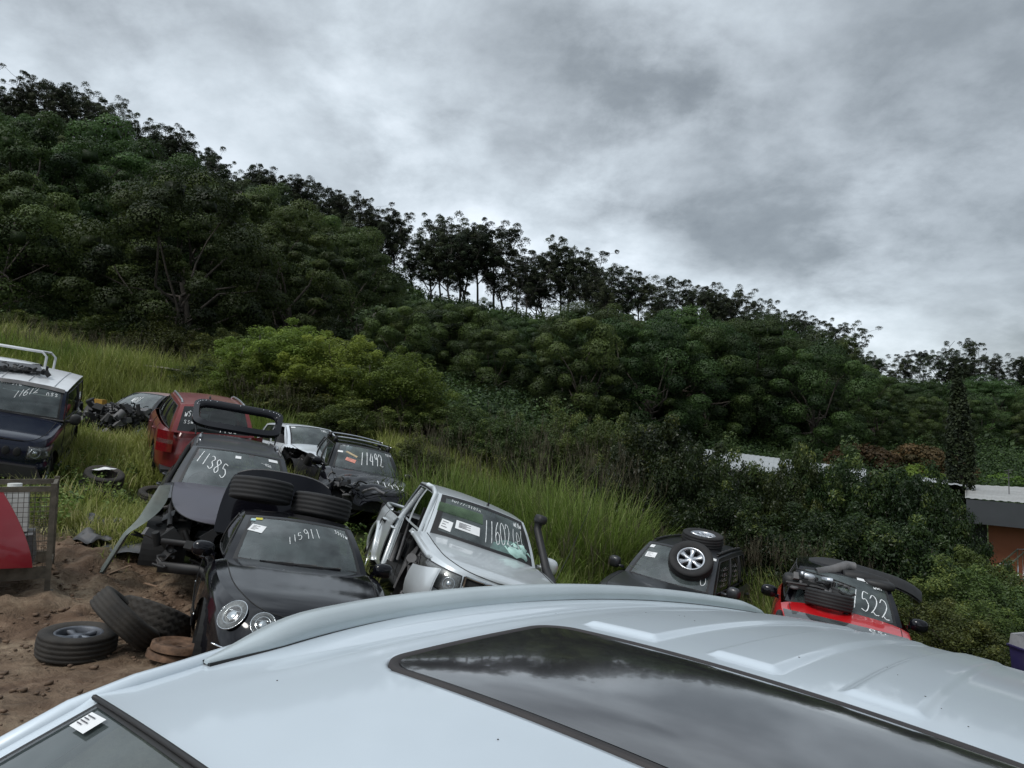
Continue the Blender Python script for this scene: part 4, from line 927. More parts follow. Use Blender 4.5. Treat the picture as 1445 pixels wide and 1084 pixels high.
            st.tube(np.stack([.185 * np.cos(th), .185 * np.sin(th), 0 * th], 1) @ M.T + c, .014, 8, closed=True); st.ellip(c, (.07, .07, .03), 12, M=M)
            for q in (0, 2.4, -2.4): st.tube([c, c + M @ np.array([.18 * math.cos(q), .18 * math.sin(q), 0])], .012, 6)
            st.build('steering_wheel', M_PLAST, s.root)
        return s
    def mirror(s, x, z, yb, yo, m=None, sides=(1, -1), size=(.07, .105, .075)):
        for sd in sides:
            mb = MB(); c = np.array([x, sd * yo, z]); mb.ellip(c, size, 18, e=.75); mb.tube([(x + .03, sd * yb, z - .05), (x + .01, sd * (yo - .06), z - .04)], [.03, .022], 8)
            o = mb.build('mirror', m or s.mat, s.root); g_ = MB(); g_.ellip(c - [.055, 0, 0], (.02, size[1] * .85, size[2] * .82), 16, e=.75); g_.build('mirror_glass', M_CHROME, o)
    def wiper(s, u0, u1, v0=.02, rise=.06):
        mb = MB(); 
        pts = [s.WS(u, v0 + rise * q) + np.array([.012, 0, .014]) for q, u in zip(np.linspace(0, 1, 8), np.linspace(u0, u1, 8))]
        mb.tube(pts, np.linspace(.018, .012, 8), 6); mb.tube([p + np.array([.006, 0, .012]) for p in pts[:5]], .008, 6); mb.build('wiper', M_PLAST, s.root)
    def text(s, txt, u0, v0, du, dv, **k):
        mb = MB(); writing(mb, txt, s.WSn, u0, v0, du, dv, **k); return mb
    def sticker(s, u, v, w, h, rot=0, col=None, lines=3, name='sticker', lab=None):
        mb = MB(); p, n = s.WSn(u, v); e = .01; a = s.WS(u + e, v) - p; la = np.linalg.norm(a) / e; a /= la * e; b0 = s.WS(u, v + e) - p; lb = np.linalg.norm(b0) / e; b = np.cross(n, a); ca, sa = math.cos(rot), math.sin(rot)
        G = np.zeros((5, 9, 3))
        for i in range(5):
            for j in range(9):
                X_ = (j / 4 - 1) * w; Y_ = (i / 2 - 1) * h; pu = (X_ * ca - Y_ * sa) / la; pv = (X_ * sa + Y_ * ca) / lb
                G[i, j] = s.WS(u + pu, v + pv) + n * .005
        mb.grid(G); a, b = a * ca + b * sa, b * ca - a * sa; q = p + n * .0065
        for i in range(lines):
            y = h * (.55 - i * 1.0 / max(lines - 1, 1)); l = w * (.7 - .25 * (i % 2)); mb.add([q - a * w * .75 + b * (y - h * .06), q - a * w * .75 + a * l * 2 * .7 + b * (y - h * .06), q - a * w * .75 + a * l * 2 * .7 + b * (y + h * .06), q - a * w * .75 + b * (y + h * .06)], [(0, 1, 2, 3)], 1)
        o = mb.build(name, [col or M_PAPER, M_INK], s.ws, smooth=False); return o
    def rails(s, z=.05, w=.02, v0=.06, v1=.95, u=.93, mat=None):
        for sd in (1, -1):
            mb = MB(); v = np.linspace(v0, v1, 14); hgt = z * np.minimum(1, np.minimum(v - v0, v1 - v) / .06 + .0); mb.tube([s.RF(sd * u, q) + np.array([0, 0, .005 + h_]) for q, h_ in zip(v, hgt)], w, 8); mb.build('roof_rail', mat or M_PLAST, s.root)
def junkheap(mb, x0, x1, y0, y1, z0, z1, n, g, s=.1):
    """engine-bay clutter: boxes, pots, hoses"""
    for _ in range(n):
        c = np.array([x0 + (x1 - x0) * g.random(), y0 + (y1 - y0) * g.random(), z0 + (z1 - z0) * g.random()]); k = g.random(); M = np.array(Euler(tuple(g.normal(size=3) * .5)).to_matrix()); d = s * (.5 + 1.2 * g.random(3))
        if k < .4: mb.box(c, d * 1.4, M, int(g.integers(0, 3)), taper=.85)
        elif k < .6: mb.lathe([(.001, d[2]), (d[0] * .6, d[2]), (d[0] * .65, d[2] * .8), (d[0] * .65, -d[2])], 14, 'z', c, int(g.integers(0, 3)), M)
        else:
            p = [c]; 
            for _ in range(4): p.append(p[-1] + g.normal(size=3) * s * 1.0 * np.array([1, 1, .5]))
            tt = np.arange(5); q = np.linspace(0, 4, 17); P = np.array(p); P = np.stack([spl(tt, P[:, i], q) for i in range(3)], 1); mb.tube(P, .008 + .016 * g.random(), 7, int(g.integers(0, 3)))
M_JUNK = [M_DARK, M_PLAST, M_TRIM]

# ------------------------------------------------------------------ the wrecked vehicles
def round_lamp(car, y, z, rx, rz, tilt=0, off=.0):
    p, n = car.front(y, z); n = n / np.linalg.norm(n)
    if n[0] < 0: n = -n
    if abs(y) > .05: pass
    a = np.cross([0, 0, 1.], n); a /= np.linalg.norm(a); b = np.cross(n, a); M = np.stack([a, b, n], 1)
    th = np.linspace(0, 2 * math.pi, 41)[:-1]; E_ = lambda k, d: np.array([p + M @ np.array([rx * k * math.cos(q), rz * k * math.sin(q), d + off]) for q in th])
    mb = MB(); mb.tube(E_(1, .008), .004, 6, closed=True); ho = mb.build('headlight', M_CHROME, car.root)
    mb = MB(); mb.grid(np.array([E_(.97, .010), E_(.8, -.004), E_(.45, -.010), E_(.02, -.012)]), closev=True)
    mb.build('reflector', plain('reflector', (.16, .16, .155), .30, .8, var=.45, scale=40), ho)
    mb = MB(); c = p + M @ np.array([0, -rz * .05, off + .004]); mb.ellip(c, (rx * .38, rx * .38, .016), 16, M=M); mb.tube(E_(.62, .008), .004, 5, closed=True); mb.tube([p + M @ np.array([-rx * .9, rz * .25, .012 + off]), p + M @ np.array([rx * .9, rz * .25, .012 + off])], .004, 5); mb.build('bulb', M_CHROME, ho)
    mb = MB(); mb.grid(np.array([E_(1, .012), E_(.85, .026), E_(.5, .036), E_(.02, .040)]), closev=True); mb.build('lens', M_LENS, ho)
def quad_lamp(car, pts, depth=.05, bulbs=2, amber=False, mat=None):
    """lamp from a corner loop of points on the skin (ordered)"""
    P = np.array(pts); c = P.mean(0); n = np.cross(P[1] - P[0], P[2] - P[0]); n /= np.linalg.norm(n); n = n if n[0] > 0 else -n
    def rnd(k, d):
        o = []
        for i in range(len(P)):
            A, B, C = P[i - 1], P[i], P[(i + 1) % len(P)]
            for q in (0, .5, 1): m1 = B + (A - B) * .18; m2 = B + (C - B) * .18; o.append((1 - q) ** 2 * m1 + 2 * q * (1 - q) * B + q * q * m2)
        o = np.array(o); return c + (o - c) * k + n * d
    mb = MB(); mb.tube(rnd(1, .012), .009, 6, closed=True); ho = mb.build('headlight', M_PLAST, car.root)
    mb = MB(); mb.grid(np.array([rnd(1, .010), rnd(.8, .003), rnd(.01, .0)]), closev=True); mb.build('reflector', plain('reflector', (.16, .16, .155), .30, .8, var=.45, scale=40), ho)
    a = P[1] - P[0]; a /= np.linalg.norm(a); b = np.cross(n, a); w = np.linalg.norm(P[1] - P[0]) * .5
    M = np.stack([a, b, n], 1)
    mb = MB()
    for i in range(bulbs):
        q = c + a * w * ((i - (bulbs - 1) / 2) * .85) + n * .012; th = np.linspace(0, 2 * math.pi, 25)[:-1]; r = w * .36
        mb.tube([q + M @ np.array([r * math.cos(t), r * math.sin(t), 0]) for t in th], .007, 6, closed=True); mb.ellip(q, (r * .55, r * .55, .02), 14, M=M)
    mb.build('bulb', M_CHROME, ho); mb = MB(); mb.grid(np.array([rnd(1, .013), rnd(.85, .030), rnd(.4, .038), rnd(.01, .040)]), closev=True); mb.build('lens', M_LENS, ho)

def skin_lamp(car, sd, ya, yb, z0a, z1a, z0b, z1b, bulbs=((.3, .5, .055), (.72, .5, .045))):
    """lamp laid into the curved skin: a = inner end, b = outer end"""
    def P(u, v, out):
        y = ya + (yb - ya) * u; z = (z0a + (z0b - z0a) * u) * (1 - v) + (z1a + (z1b - z1a) * u) * v; p, n = car.front(sd * y, z); n = n if n[0] > 0 else -n; return p + n * out, n
    U, W_ = np.linspace(0, 1, 13), np.linspace(0, 1, 7); G = lambda o, k=1: np.array([[P(.5 + (u - .5) * k, .5 + (v - .5) * k, o * (1 if 0 < i < 6 and 0 < j < 12 else .25))[0] for j, u in enumerate(U)] for i, v in enumerate(W_)])
    mb = MB(); g0 = G(.010, 1.04); loop = [*g0[0], *g0[1:, -1], *g0[-1, ::-1][1:], *g0[::-1, 0][1:-1]]; mb.tube(loop, .008, 6, closed=True); ho = mb.build('headlight', M_PLAST, car.root)
    mb = MB(); mb.grid(G(.006)); mb.build('reflector', plain('reflector', (.16, .16, .155), .30, .8, var=.45, scale=40), ho)
    for u, v, r in bulbs:
        p, n = P(u, v, .012); a = np.cross(n, [0, 0, 1.]); a /= np.linalg.norm(a); b = np.cross(n, a); M = np.stack([a, b, n], 1); mb = MB(); th = np.linspace(0, 2 * math.pi, 25)[:-1]
        mb.tube([p + M @ np.array([r * math.cos(t), r * math.sin(t), 0]) for t in th], .005, 6, closed=True); mb.ellip(p, (r * .5, r * .5, .014), 14, M=M); mb.build('bulb', M_CHROME, ho)
    mb = MB(); mb.grid(G(.034)); mb.build('lens', M_LENS, ho)

# --- black coupe
def coupe():
    c = Car('coupe', 'glossy black coupe with twin round headlights and raised boot lid, 115911 chalked on windscreen', 'car', POSE['coupe'], scale=SIZE['coupe'],
        xf=2.22, xr=-2.40, hw=.87, n=3.8, cowl=.70, crown=.042, deck=-1.72, wb=(.62, .70, .93, .17), wt=(0, .56, 1.335, .07), rt=(-.95, .54, 1.33, -.04), rb=(-1.72, .64, .98, -.1),
        top=((2.25, .56), (2.1, .66), (1.9, .735), (1.4, .83), (.85, .91), (.3, .925), (-.6, .935), (-1.4, .96), (-2.0, .95), (-2.4, .85)), sidew=((.07, .52), (.56, .88)), doorx=((-.75, .62),), wheels=(6, 0, 6, 6), roofmat=M_BLACKP, sweep=.06)
    c.deck = -2.9; c.build()
    for sd in (-1, 1): round_lamp(c, sd * .60, .66, .118, .125); round_lamp(c, sd * .375, .635, .092, .098)
    c.mirror(.42, .985, .78, .90)
    c.text('115', -.20, .40, .062, .13, slant=-.45, rise=.045, seed=2, w=.008).build('writing', M_CHALK, c.ws); c.text('911', .06, .58, .082, .20, slant=-.55, rise=.012, seed=3, w=.009).build('writing', M_CHALK, c.ws)
    c.text('ssslw', .62, .80, .035, .09, slant=.2, rise=-.02, seed=4, w=.008).build('writing', M_CHALK, c.ws)
    c.sticker(-.72, .66, .075, .065, -.25, lines=4); c.sticker(-.74, .90, .035, .022, 0, plain('yellow_label', (.55, .50, .06), .7), lines=0); c.sticker(-.83, .87, .025, .025, 0, plain('blue_label', (.35, .50, .50), .7), lines=0)
    c.wiper(-.55, .22, .025, .05); c.wiper(-.05, .58, .02, .05)
    # grille, bumper strip, vents
    mb = MB(); P = np.array([[c.front(y, z, .004)[0] for y in np.linspace(-.23, .23, 13)] for z in (.52, .56, .60, .63)]); mb.grid(P); g_ = mb.build('grille', M_DARK, c.root)
    mb = MB()
    for z in (.53, .56, .59, .62): mb.tube([c.front(y, z, .012)[0] for y in np.linspace(-.22, .22, 9)], .005, 5)
    mb.build('grille_bar', M_CHROME, g_)
    mb = MB()
    for sd in (-1, 1): mb.tube([c.front(sd * y, .43, .006)[0] for y in np.linspace(.30, .70, 9)], .007, 6)
    mb.build('bumper_trim', M_CHROME, c.root)
    mb = MB(); mb.tube([c.side(x, .47, -1, .006) for x in np.linspace(-1.0, .95, 20)], .009, 6); mb.tube([c.side(x, .47, 1, .006) for x in np.linspace(-1.0, .95, 20)], .009, 6); mb.build('side_trim', M_CHROME, c.root)
    mb = MB(); U = np.linspace(-.62, .62, 17)
    mb.grid(np.array([[c.WS(u, 0) + np.array([q, 0, z]) for u in U] for q, z in ((.0, -.004), (.07, -.010), (.13, -.012), (.15, -.03))])); mb.build('cowl_vent', M_PLAST, c.root)
    # raised boot lid
    mb = MB(); U = np.linspace(-1, 1, 21); Vv = np.linspace(0, 1, 12)
    def lid(u, v, d): return np.array([-1.86 - .22 * v + .06 * (1 - u * u) * (1 - v) + d, u * (.74 - .10 * v ** 3) - .05, .98 + v * .84 - .10 * abs(u) ** 4 * v + .03 * (1 - u * u) * v])
    A = np.array([[lid(u, v, 0) for u in U] for v in Vv]); B = np.array([[lid(u * .98, v * .98, -.05) for u in U] for v in Vv]); mb.grid(A); mb.grid(B)
    loop = lambda Q: np.array([*Q[0, :], *Q[1:, -1], *Q[-1, ::-1][1:], *Q[::-1, 0][1:-1]]); mb.grid(np.array([loop(A), loop(B)]), closev=True); lo = mb.build('boot_lid', M_BLACKP, c.root, auto=40)
    mb = MB(); mb.tube([lid(u, 1, -.02) + np.array([0, 0, .006]) for u in np.linspace(-.95, .95, 21)], .012, 6); mb.build('lid_edge_highlight', M_TRIM, lo)  # grey tube painted in as the highlight along the lid's top edge
    mb = MB(); mb.box((-2.05, 0, .70), (.62, 1.3, .04)); mb.box((-1.72, 0, .86), (.03, 1.3, .28)); mb.build('boot_floor', M_DARK, c.root, smooth=False)
coupe()

# --- charcoal wagon with its tailgate up
def wagon():
    def keep(p): return not (p[0] > 1.58 and p[2] < .80) and not (p[0] > .62 and p[1] < -.52 and p[2] < .90) and not (p[0] > 1.66)
    c = Car('station_wagon', 'charcoal wagon with faded purple bonnet, tailgate up, front stripped, 11385 chalked on windscreen', 'car', POSE['wagon'], scale=SIZE['wagon'],
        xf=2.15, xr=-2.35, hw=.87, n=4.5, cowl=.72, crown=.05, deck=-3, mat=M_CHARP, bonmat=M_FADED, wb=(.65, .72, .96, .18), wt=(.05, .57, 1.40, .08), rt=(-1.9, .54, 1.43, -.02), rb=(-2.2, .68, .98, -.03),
        top=((2.2, .72), (1.9, .78), (1.6, .83), (1.2, .89), (.8, .95), (0, .96), (-1.4, .98), (-2.35, .95)), sidew=((.05, .33), (.36, .64), (.67, .92)), keepside=keep, wheels=(5, 0, 5, 5), doorx=((-.35, .6), (-1.3, -.38)), sidewin=((-1, 0),), tublen=.9)
    c.norear = True; c.build(); c.mirror(.45, 1.02, .78, .92, M_TRIM, sides=(1,))
    c.text('11385', -.80, .60, .098, .30, slant=.30, rise=-.055, seed=5, w=.014).build('writing', M_CHALK, c.ws)
    c.sticker(-.02, .80, .035, .03, 0, lines=0); c.sticker(.72, .86, .06, .03, 0, lines=0); c.text('--nsn', .45, .72, .035, .07, rise=-.01, w=.008, seed=6).build('writing', M_CHALK, c.ws)
    g = np.random.default_rng(31); mb = MB(); junkheap(mb, .8, 2.05, -.80, .75, .20, .74, 130, g, .085); mb.build('engine', M_JUNK, c.root, smooth=True, auto=40)
    mb = MB(); mb.box((1.95, 0, .55), (.05, 1.3, .05), mi=0); mb.box((2.0, .0, .30), (.06, 1.25, .10)); mb.tube([(.7, -.62, .5), (1.3, -.60, .52), (1.95, -.55, .48)], .04, 6); mb.tube([(.7, -.62, .85), (1.2, -.64, .80), (1.7, -.60, .66)], .03, 6); mb.build('front_frame', M_PLAST, c.root)
    # hanging door skin on the stripped side
    mb = MB(); g2 = lambda u, v: np.array([1.46 + .20 * math.cos(u * 2.2) * .4, -.80 - .34 * u - .04 * math.sin(v * 3), 1.00 - .98 * u + .02 * v * 0])
    P = np.array([[g2(u, v) + np.array([.0, 0, 0]) + np.array([v * .10, v * .17 * math.sin(min(u * 1.35 + .25, 1) * math.pi) , v * .05]) for v in np.linspace(0, 1, 8)] for u in np.linspace(0, 1, 20)])
    mb.grid(P); Q = P + [-.03, .0, .03]; mb.grid(Q); mb.build('loose_panel', plain('weathered_panel', (.16, .19, .18), .55, .2, var=.2, dirt=.3), c.root)
    mb = MB(); mb.tube([(.62, -.76, .35), (.63, -.76, .98), (.05, -.62, 1.38)], .028, 7); mb.tube([(.62, -.76, .35), (-.35, -.80, .32), (-.38, -.74, .95)], .03, 7); mb.build('door_frame', M_DARK, c.root)
    # short bright roof rails
    for sd in (-1, 1):
        mb = MB(); v = np.linspace(.30, .52, 8); mb.tube([c.RF(sd * .90, q) + np.array([0, 0, .02 + .02 * math.sin((q - .3) / .22 * math.pi)]) for q in v], .022, 8); mb.build('rail_foot', M_ALLOY, c.root)
        mb = MB(); v = np.linspace(.04, .97, 16); mb.tube([c.RF(sd * .93, q) + np.array([0, 0, .012]) for q in v], .012, 6); mb.build('roof_rail', M_TRIM, c.root)
    # tailgate: a frame with an open window hole, hinged at the roof edge and raised
    mb = MB(); th = np.linspace(0, 2 * math.pi, 65)[:-1]
    def tg(k, d, e=5.5, hgt=.52):   # superellipse ring in the tailgate plane
        o = []
        for q in th:
            u = np.sign(math.cos(q)) * abs(math.cos(q)) ** (2 / e); w = np.sign(math.sin(q)) * abs(math.sin(q)) ** (2 / e)
            yy = u * .66 * k[0]; ww = .27 + w * .27 * k[1]
            yy *= 1 + .07 * (w * .5 + .5); o.append((-1.93 - ww * 1.02 + .05 * (1 - (yy / .66) ** 2) + d * .5, yy - .03, 1.52 + ww * .74 + d))
        return np.array(o)
    mb.grid(np.array([tg((1, 1), 0), tg((1.0, 1.0), .045), tg((.88, .70), .060), tg((.84, .60), .03), tg((.84, .60), -.01), tg((1, 1), 0)]), closev=True)
    to = mb.build('tailgate', M_BLACKP, c.root, auto=50)
    mb = MB()
    for i in range(14): mb.ellip(tg((.93, .86), .055)[(4 + i * 2) % 64], (.010, .010, .008), 8)
    mb.build('bolt', M_ALLOY, to); mb = MB()
    mb.tube([(-1.95, -.60, 1.40), (-2.25, -.64, 1.72)], .012, 6); mb.tube([(-1.95, .58, 1.40), (-2.25, .62, 1.72)], .012, 6); mb.build('gas_strut', M_PLAST, to)
wagon()

# --- black wagon, nose crushed
def blackwagon():
    c = Car('station_wagon', 'black wagon with roof crossbars and crushed nose, 11492 chalked on windscreen and bonnet', 'car', POSE['black'], scale=SIZE['black'],
        xf=2.05, xr=-2.35, hw=.88, n=4.3, cowl=.74, crown=.04, deck=-3, mat=M_BLACKP, wb=(.66, .72, .95, .16), wt=(0, .57, 1.39, .07), rt=(-1.8, .54, 1.40, -.02), rb=(-2.2, .66, .98, -.03),
        top=((2.1, .66), (1.7, .78), (1.2, .86), (.8, .94), (0, .95), (-1.4, .98), (-2.35, .95)), sidew=((.05, .34), (.37, .66), (.69, .92)), doorx=((-.35, .6), (-1.3, -.38)),
        keepside=lambda p: not (p[0] > 1.35 and p[1] < -.38) and not (p[0] > 1.78 and p[2] < .6), wheels=(5, 5, 5, 5))
    c.build(); c.mirror(.45, 1.0, .78, .93, M_BLACKP)
    # crumple the bonnet
    for o in (c.bon, c.body):
        for v in o.data.vertices:
            x, y, z = v.co
            if x > .85 and z > .5 and y < .25:
                k = min((x - .85) / .9, 1) * min((.25 - y) / .5, 1); v.co.z += k * (.05 * math.sin(x * 13 + y * 6) + .04 * math.sin(y * 11)) - k * .05 * (y < -.2); v.co.x -= k * .10 * math.sin(y * 5 + 1)
    c.text('11492', -.18, .28, .115, .46, slant=.05, rise=.01, seed=8, w=.020, gap=1.3).build('writing', M_CHALK, c.ws)
    def fn(u, v):
        x = 1.60 - v * .5; k = abs(c.CG[:, 0, 0] - x).argmin(); row = c.CG[k]; return np.array([x, u * .75, float(np.interp(-u * .75, -row[:, 1], row[:, 2])) + .006]), np.array([.1, 0, .99])
    mb = MB(); writing(mb, '11492', fn, .12, .08, .13, .62, seed=9, w=.020, gap=1.2); mb.build('writing', M_CHALK, c.bon)
    c.text('nnlw', .74, .80, .04, .10, seed=10, w=.01).build('writing', M_CHALK, c.ws); c.text('-u-s', -.80, .86, .05, .08, seed=11, w=.008).build('writing', M_CHALK, c.ws)
    c.sticker(-.80, .62, .05, .03, 0, lines=0); c.sticker(-.45, .58, .13, .028, -.55, plain('tan_label', (.42, .33, .20), .8), lines=0); c.sticker(-.46, .36, .10, .05, -.25, plain('salmon_label', (.62, .26, .20), .8), lines=2)
    g = np.random.default_rng(32); mb = MB(); junkheap(mb, 1.3, 2.0, -.8, -.2, .35, .82, 34, g, .09); mb.build('engine', M_JUNK, c.root, auto=40)
    # torn guard
    mb = MB(); P = np.array([[(.95 + .85 * a, -.86 + .12 * math.sin(a * 7 + b * 3) + .05 * b, .45 + .42 * b - .10 * a * b + .05 * math.sin(a * 11)) for b in np.linspace(0, 1, 9)] for a in np.linspace(0, 1, 22)]); mb.grid(P); mb.build('torn_guard', M_BLACKP, c.root)
    for v0 in (.14, .62):
        mb = MB(); mb.tube([c.RF(u, v0) * np.array([1, 1.04, 1]) + np.array([0, 0, .085]) for u in np.linspace(-1.02, 1.02, 9)], .017, 6); o = mb.build('roof_crossbar', M_ALLOY, c.root)
        mb = MB()
        for sd in (-1, 1): mb.box(c.RF(sd * .97, v0) + np.array([0, 0, .045]), (.11, .07, .11), taper=.75)
        mb.build('bar_foot', M_PLAST, o)
    c.rails(.03, .016, mat=M_BLACKP)
blackwagon()

def hatch():
    def keep(p): return not (p[0] > 1.3 and p[2] < .78) and not (p[0] > .75 and p[1] < -.45 and p[2] < .9)
    c = Car('hatchback', 'silver hatchback between the raised tailgate and the black wagon, front corner stripped to bare metal', 'car', POSE['hatch'], scale=SIZE['hatch'], xf=1.9, xr=-2.0, hw=.85, n=4.3, cowl=.75, mat=M_SILVW, axf=1.25, axr=-1.25, deck=-3,
        wb=(.66, .70, .95, .16), wt=(0, .56, 1.40, .07), rt=(-1.5, .54, 1.40, -.03), rb=(-1.85, .64, 1.0, -.03), top=((1.95, .66), (1.6, .78), (1.2, .86), (.8, .94), (0, .95), (-1.4, .98), (-2., .95)), sidew=((.06, .42), (.47, .86)), keepside=keep, doorx=((-.4, .6),), wheels=(5, 0, 5, 5), sidewin=((-1, 0),))
    c.build(); c.sticker(-.75, .86, .05, .03, 0, lines=0); c.text('lwn', .40, .74, .06, .16, slant=.2, seed=12, w=.012).build('writing', M_CHALK, c.ws)
    g = np.random.default_rng(33); mb = MB(); junkheap(mb, .9, 1.9, -.7, .5, .3, .8, 30, g, .09); mb.build('engine', M_JUNK, c.root, auto=40); c.mirror(.45, 1.0, .76, .9, M_SILVW, sides=(1,))
hatch()

# --- silver dual-cab pickup
def ute():
    def keep(p):
        if .35 < p[0] < 1.98 and p[2] < np.interp(p[0], [1.0, 1.4, 1.9, 2.3], [1.155, 1.12, 1.07, 1.02]) - .045 and p[1] < -.6: return False     # front guard gone
        if p[1] < -.5 and -.55 < p[0] <= .60 and .38 < p[2]: return False                       # front door gone
        if -2.78 < p[0] < -1.52 and abs(p[1]) < .80 and p[2] > 1.0: return False
        return True
    c = Car('pickup', 'silver dual-cab pickup missing its front door and guard, black snorkel, 11602 e chalked on windscreen', 'pickup', POSE['ute'], scale=SIZE['ute'], xf=2.42, xr=-2.85, hw=.92, n=6.5, zs=.40, cowl=.98, crown=.05, deck=-3.2, mat=M_SILVP, axf=1.50, axr=-1.75, wr=.39, arch=.47,
        wb=(.90, .76, 1.15, .16), wt=(.25, .62, 1.66, .06), rt=(-1.25, .60, 1.70, -.02), rb=(-1.50, .70, 1.17, -.02), top=((2.45, .97), (2.3, 1.02), (1.9, 1.07), (1.4, 1.12), (1.0, 1.155), (0, 1.14), (-1.5, 1.14), (-2.9, 1.15)),
        sidew=((.05, .42), (.48, .90)), keepside=keep, doorx=((-.55, .80), (-1.45, -.60)), wheels=(0, 0, 6, 6), sidewin=((-1, 0), (-1, 1)), pil=.05, frit=(.16, .07, .10), headv=.985, lev=((0, .05, .10), (.12, .02, .03), (.35, 0, 0), (.55, .0, .02), (.75, .005, .05), (.90, .015, .07), (1, .05, .10)))
    c.build()
    c.text('11602', -.04, .24, .096, .44, slant=.04, rise=.010, seed=14, w=.013, gap=1.2).build('writing', M_CHALK, c.ws); c.text('(e(', .57, .30, .080, .36, rise=0, seed=15, w=.010, gap=1.15).build('writing', M_CHALK, c.ws)
    c.text('sul//-sleln', -.72, .85, .045, .055, slant=.1, rise=-.003, seed=16, w=.008, gap=1.3).build('writing', M_CHALK, c.ws); c.text('w//lw', .66, .76, .04, .12, slant=.5, rise=0.0, seed=17, w=.011, gap=.9).build('writing', M_CHALK, c.ws)
    c.sticker(-.72, .30, .075, .085, -.08, lines=3); c.sticker(-.34, .38, .16, .075, -.02, lines=5); c.sticker(-.50, .66, .30, .10, 0, glassmat('green_tint_reflection_film', (.45, .62, .40), .04, .30, (.14, .22, .12)), lines=0, name='green_reflection_strip')  # last one: green film painted in for a reflection on the windscreen
    c.wiper(-.80, .0, .01, .02); c.wiper(0, .75, .01, .02)
    mb = MB(); g = np.random.default_rng(3); mb.ellip((.72, .42, 1.20), (.18, .28, .17), 26, e=.8)
    V = mb.v[0]; V += .02 * np.sin(V[:, [1, 2, 0]] * 37) + .012 * g.normal(size=V.shape); mb.build('airbag', M_BAG, c.root)
    # headlights and grille
    for sd in (-1, 1): skin_lamp(c, sd, .56, .885, .77, .985, .82, 1.0, bulbs=((.30, .45, .062), (.70, .5, .05)))
    mb = MB(); mb.grid(np.array([[c.front(y, z, .006)[0] for y in np.linspace(-.52, .52, 21)] for z in np.linspace(.68, .985, 7)])); go = mb.build('grille', M_DARK, c.root)
    mb = MB()
    for sd in (-1, 1): mb.tube([c.front(sd * y, z, .03)[0] for y, z in ((.52, .985), (.52, .70))], .018, 6); mb.tube([c.front(sd * y, z, .035)[0] for y, z in ((.27, .98), (.20, .70))], .045, 6)
    mb.tube([c.front(y, .985, .02)[0] for y in np.linspace(-.52, .52, 9)], .016, 6); mb.build('grille_frame', M_CHROME, go)
    mb = MB()
    for z in (.74, .80, .86, .91): mb.tube([c.front(y, z, .014)[0] for y in np.linspace(-.45, .45, 11)], .006, 5)
    mb.build('grille_bar', M_TRIM, go)
    # snorkel and its ram head
    mb = MB(); mb.tube([(1.30, .90, 1.02), (1.02, .93, 1.12), (.85, .90, 1.22), (.60, .84, 1.45), (.42, .78, 1.64), (.40, .77, 1.74)], [.06, .065, .055, .05, .05, .055], 10); mb.ellip((.44, .77, 1.78), (.11, .075, .06), 16, e=.6); mb.build('snorkel', M_PLAST, c.root)
    mb = MB(); mb.tube([(.30, .05, 1.71), (.30, .05, 1.76)], [.02, .012], 8); mb.tube([(.30, .05, 1.76), (.16, .02, 1.98)], .003, 5); mb.build('antenna', M_PLAST, c.root)
    mb = MB(); mb.tube([(1.15, .93, 1.05), (1.20, .99, 1.5), (1.0, 1.15, 2.15)], .004, 5); mb.build('whip_antenna', M_PLAST, c.root)
    c.mirror(.62, 1.24, .84, 1.02, M_SILVP, sides=(1,), size=(.09, .12, .11))
    mb = MB(); P = np.array([[(2.32 - .55 * a ** 1.6 + .02 * math.sin(b * 3), -.90 - .06 * a + .10 * (1 - a) ** 3 - .03 * math.sin(b * 3.1), .58 + .42 * b * (1 - .25 * a)) for b in np.linspace(0, 1, 9)] for a in np.linspace(0, 1, 14)]); mb.grid(P); mb.grid(P + [0, .015, 0]); mb.build('guard_remnant', M_SILVP, c.root)
    mb = MB(); mb.grid(np.array([[(x, -.80 + .10 * (z - .46) * 0, z) for x in (-.62, -.50)] for z in np.linspace(.46, 1.15, 6)])); mb.tube([c.side(x, float(c.ztop(x)) - .05, -1, -.02) for x in np.linspace(1.95, .80, 12)], .03, 8); mb.tube([(.75, -.79, 1.10), (.25, -.66, 1.63), (-.05, -.645, 1.69), (-.50, -.64, 1.70)], .035, 7); mb.build('door_surround', M_SILVP, c.root)
    mb = MB(); mb.box((-.2, 0, .95), (.06, 1.3, .9)); mb.build('cab_shade_sheet', M_DARK, c.root, smooth=False)  # black sheet added across the cab so the door opening looks shaded
    # exposed front wheel well: suspension, hoses, inner guard
    g = np.random.default_rng(34); mb = MB(); junkheap(mb, .75, 1.95, -.82, -.45, .35, .95, 60, g, .09)
    mb.tube([(.80, -.70, 1.08), (1.2, -.74, 1.02), (1.7, -.72, .96), (2.1, -.66, .92)], .045, 7, 2); mb.tube([(.7, -.74, 1.10), (.75, -.78, .8), (.72, -.80, .42)], .06, 7, 2); mb.build('engine', M_JUNK, c.root, auto=40)
    mb = MB(); mb.grid(np.array([[(1.50 + .46 * math.cos(q), y, .42 + .46 * math.sin(q)) for q in np.linspace(-.2, 3.3, 20)] for y in (-.80, -.45)])); mb.build('inner_guard', M_TRIM, c.root)
    mb = MB()   # door aperture: sill, B post and scuffed kick panel
    mb.tube([(.70, -.80, .46), (-.58, -.82, .44)], .05, 8, 0); mb.tube([(-.58, -.84, .44), (-.60, -.84, 1.10), (-.62, -.66, 1.62)], .045, 8, 1); mb.tube([(.70, -.80, .46), (.74, -.80, 1.08)], .05, 8, 0); mb.build('door_frame', [M_DARK, M_SILVP], c.root)
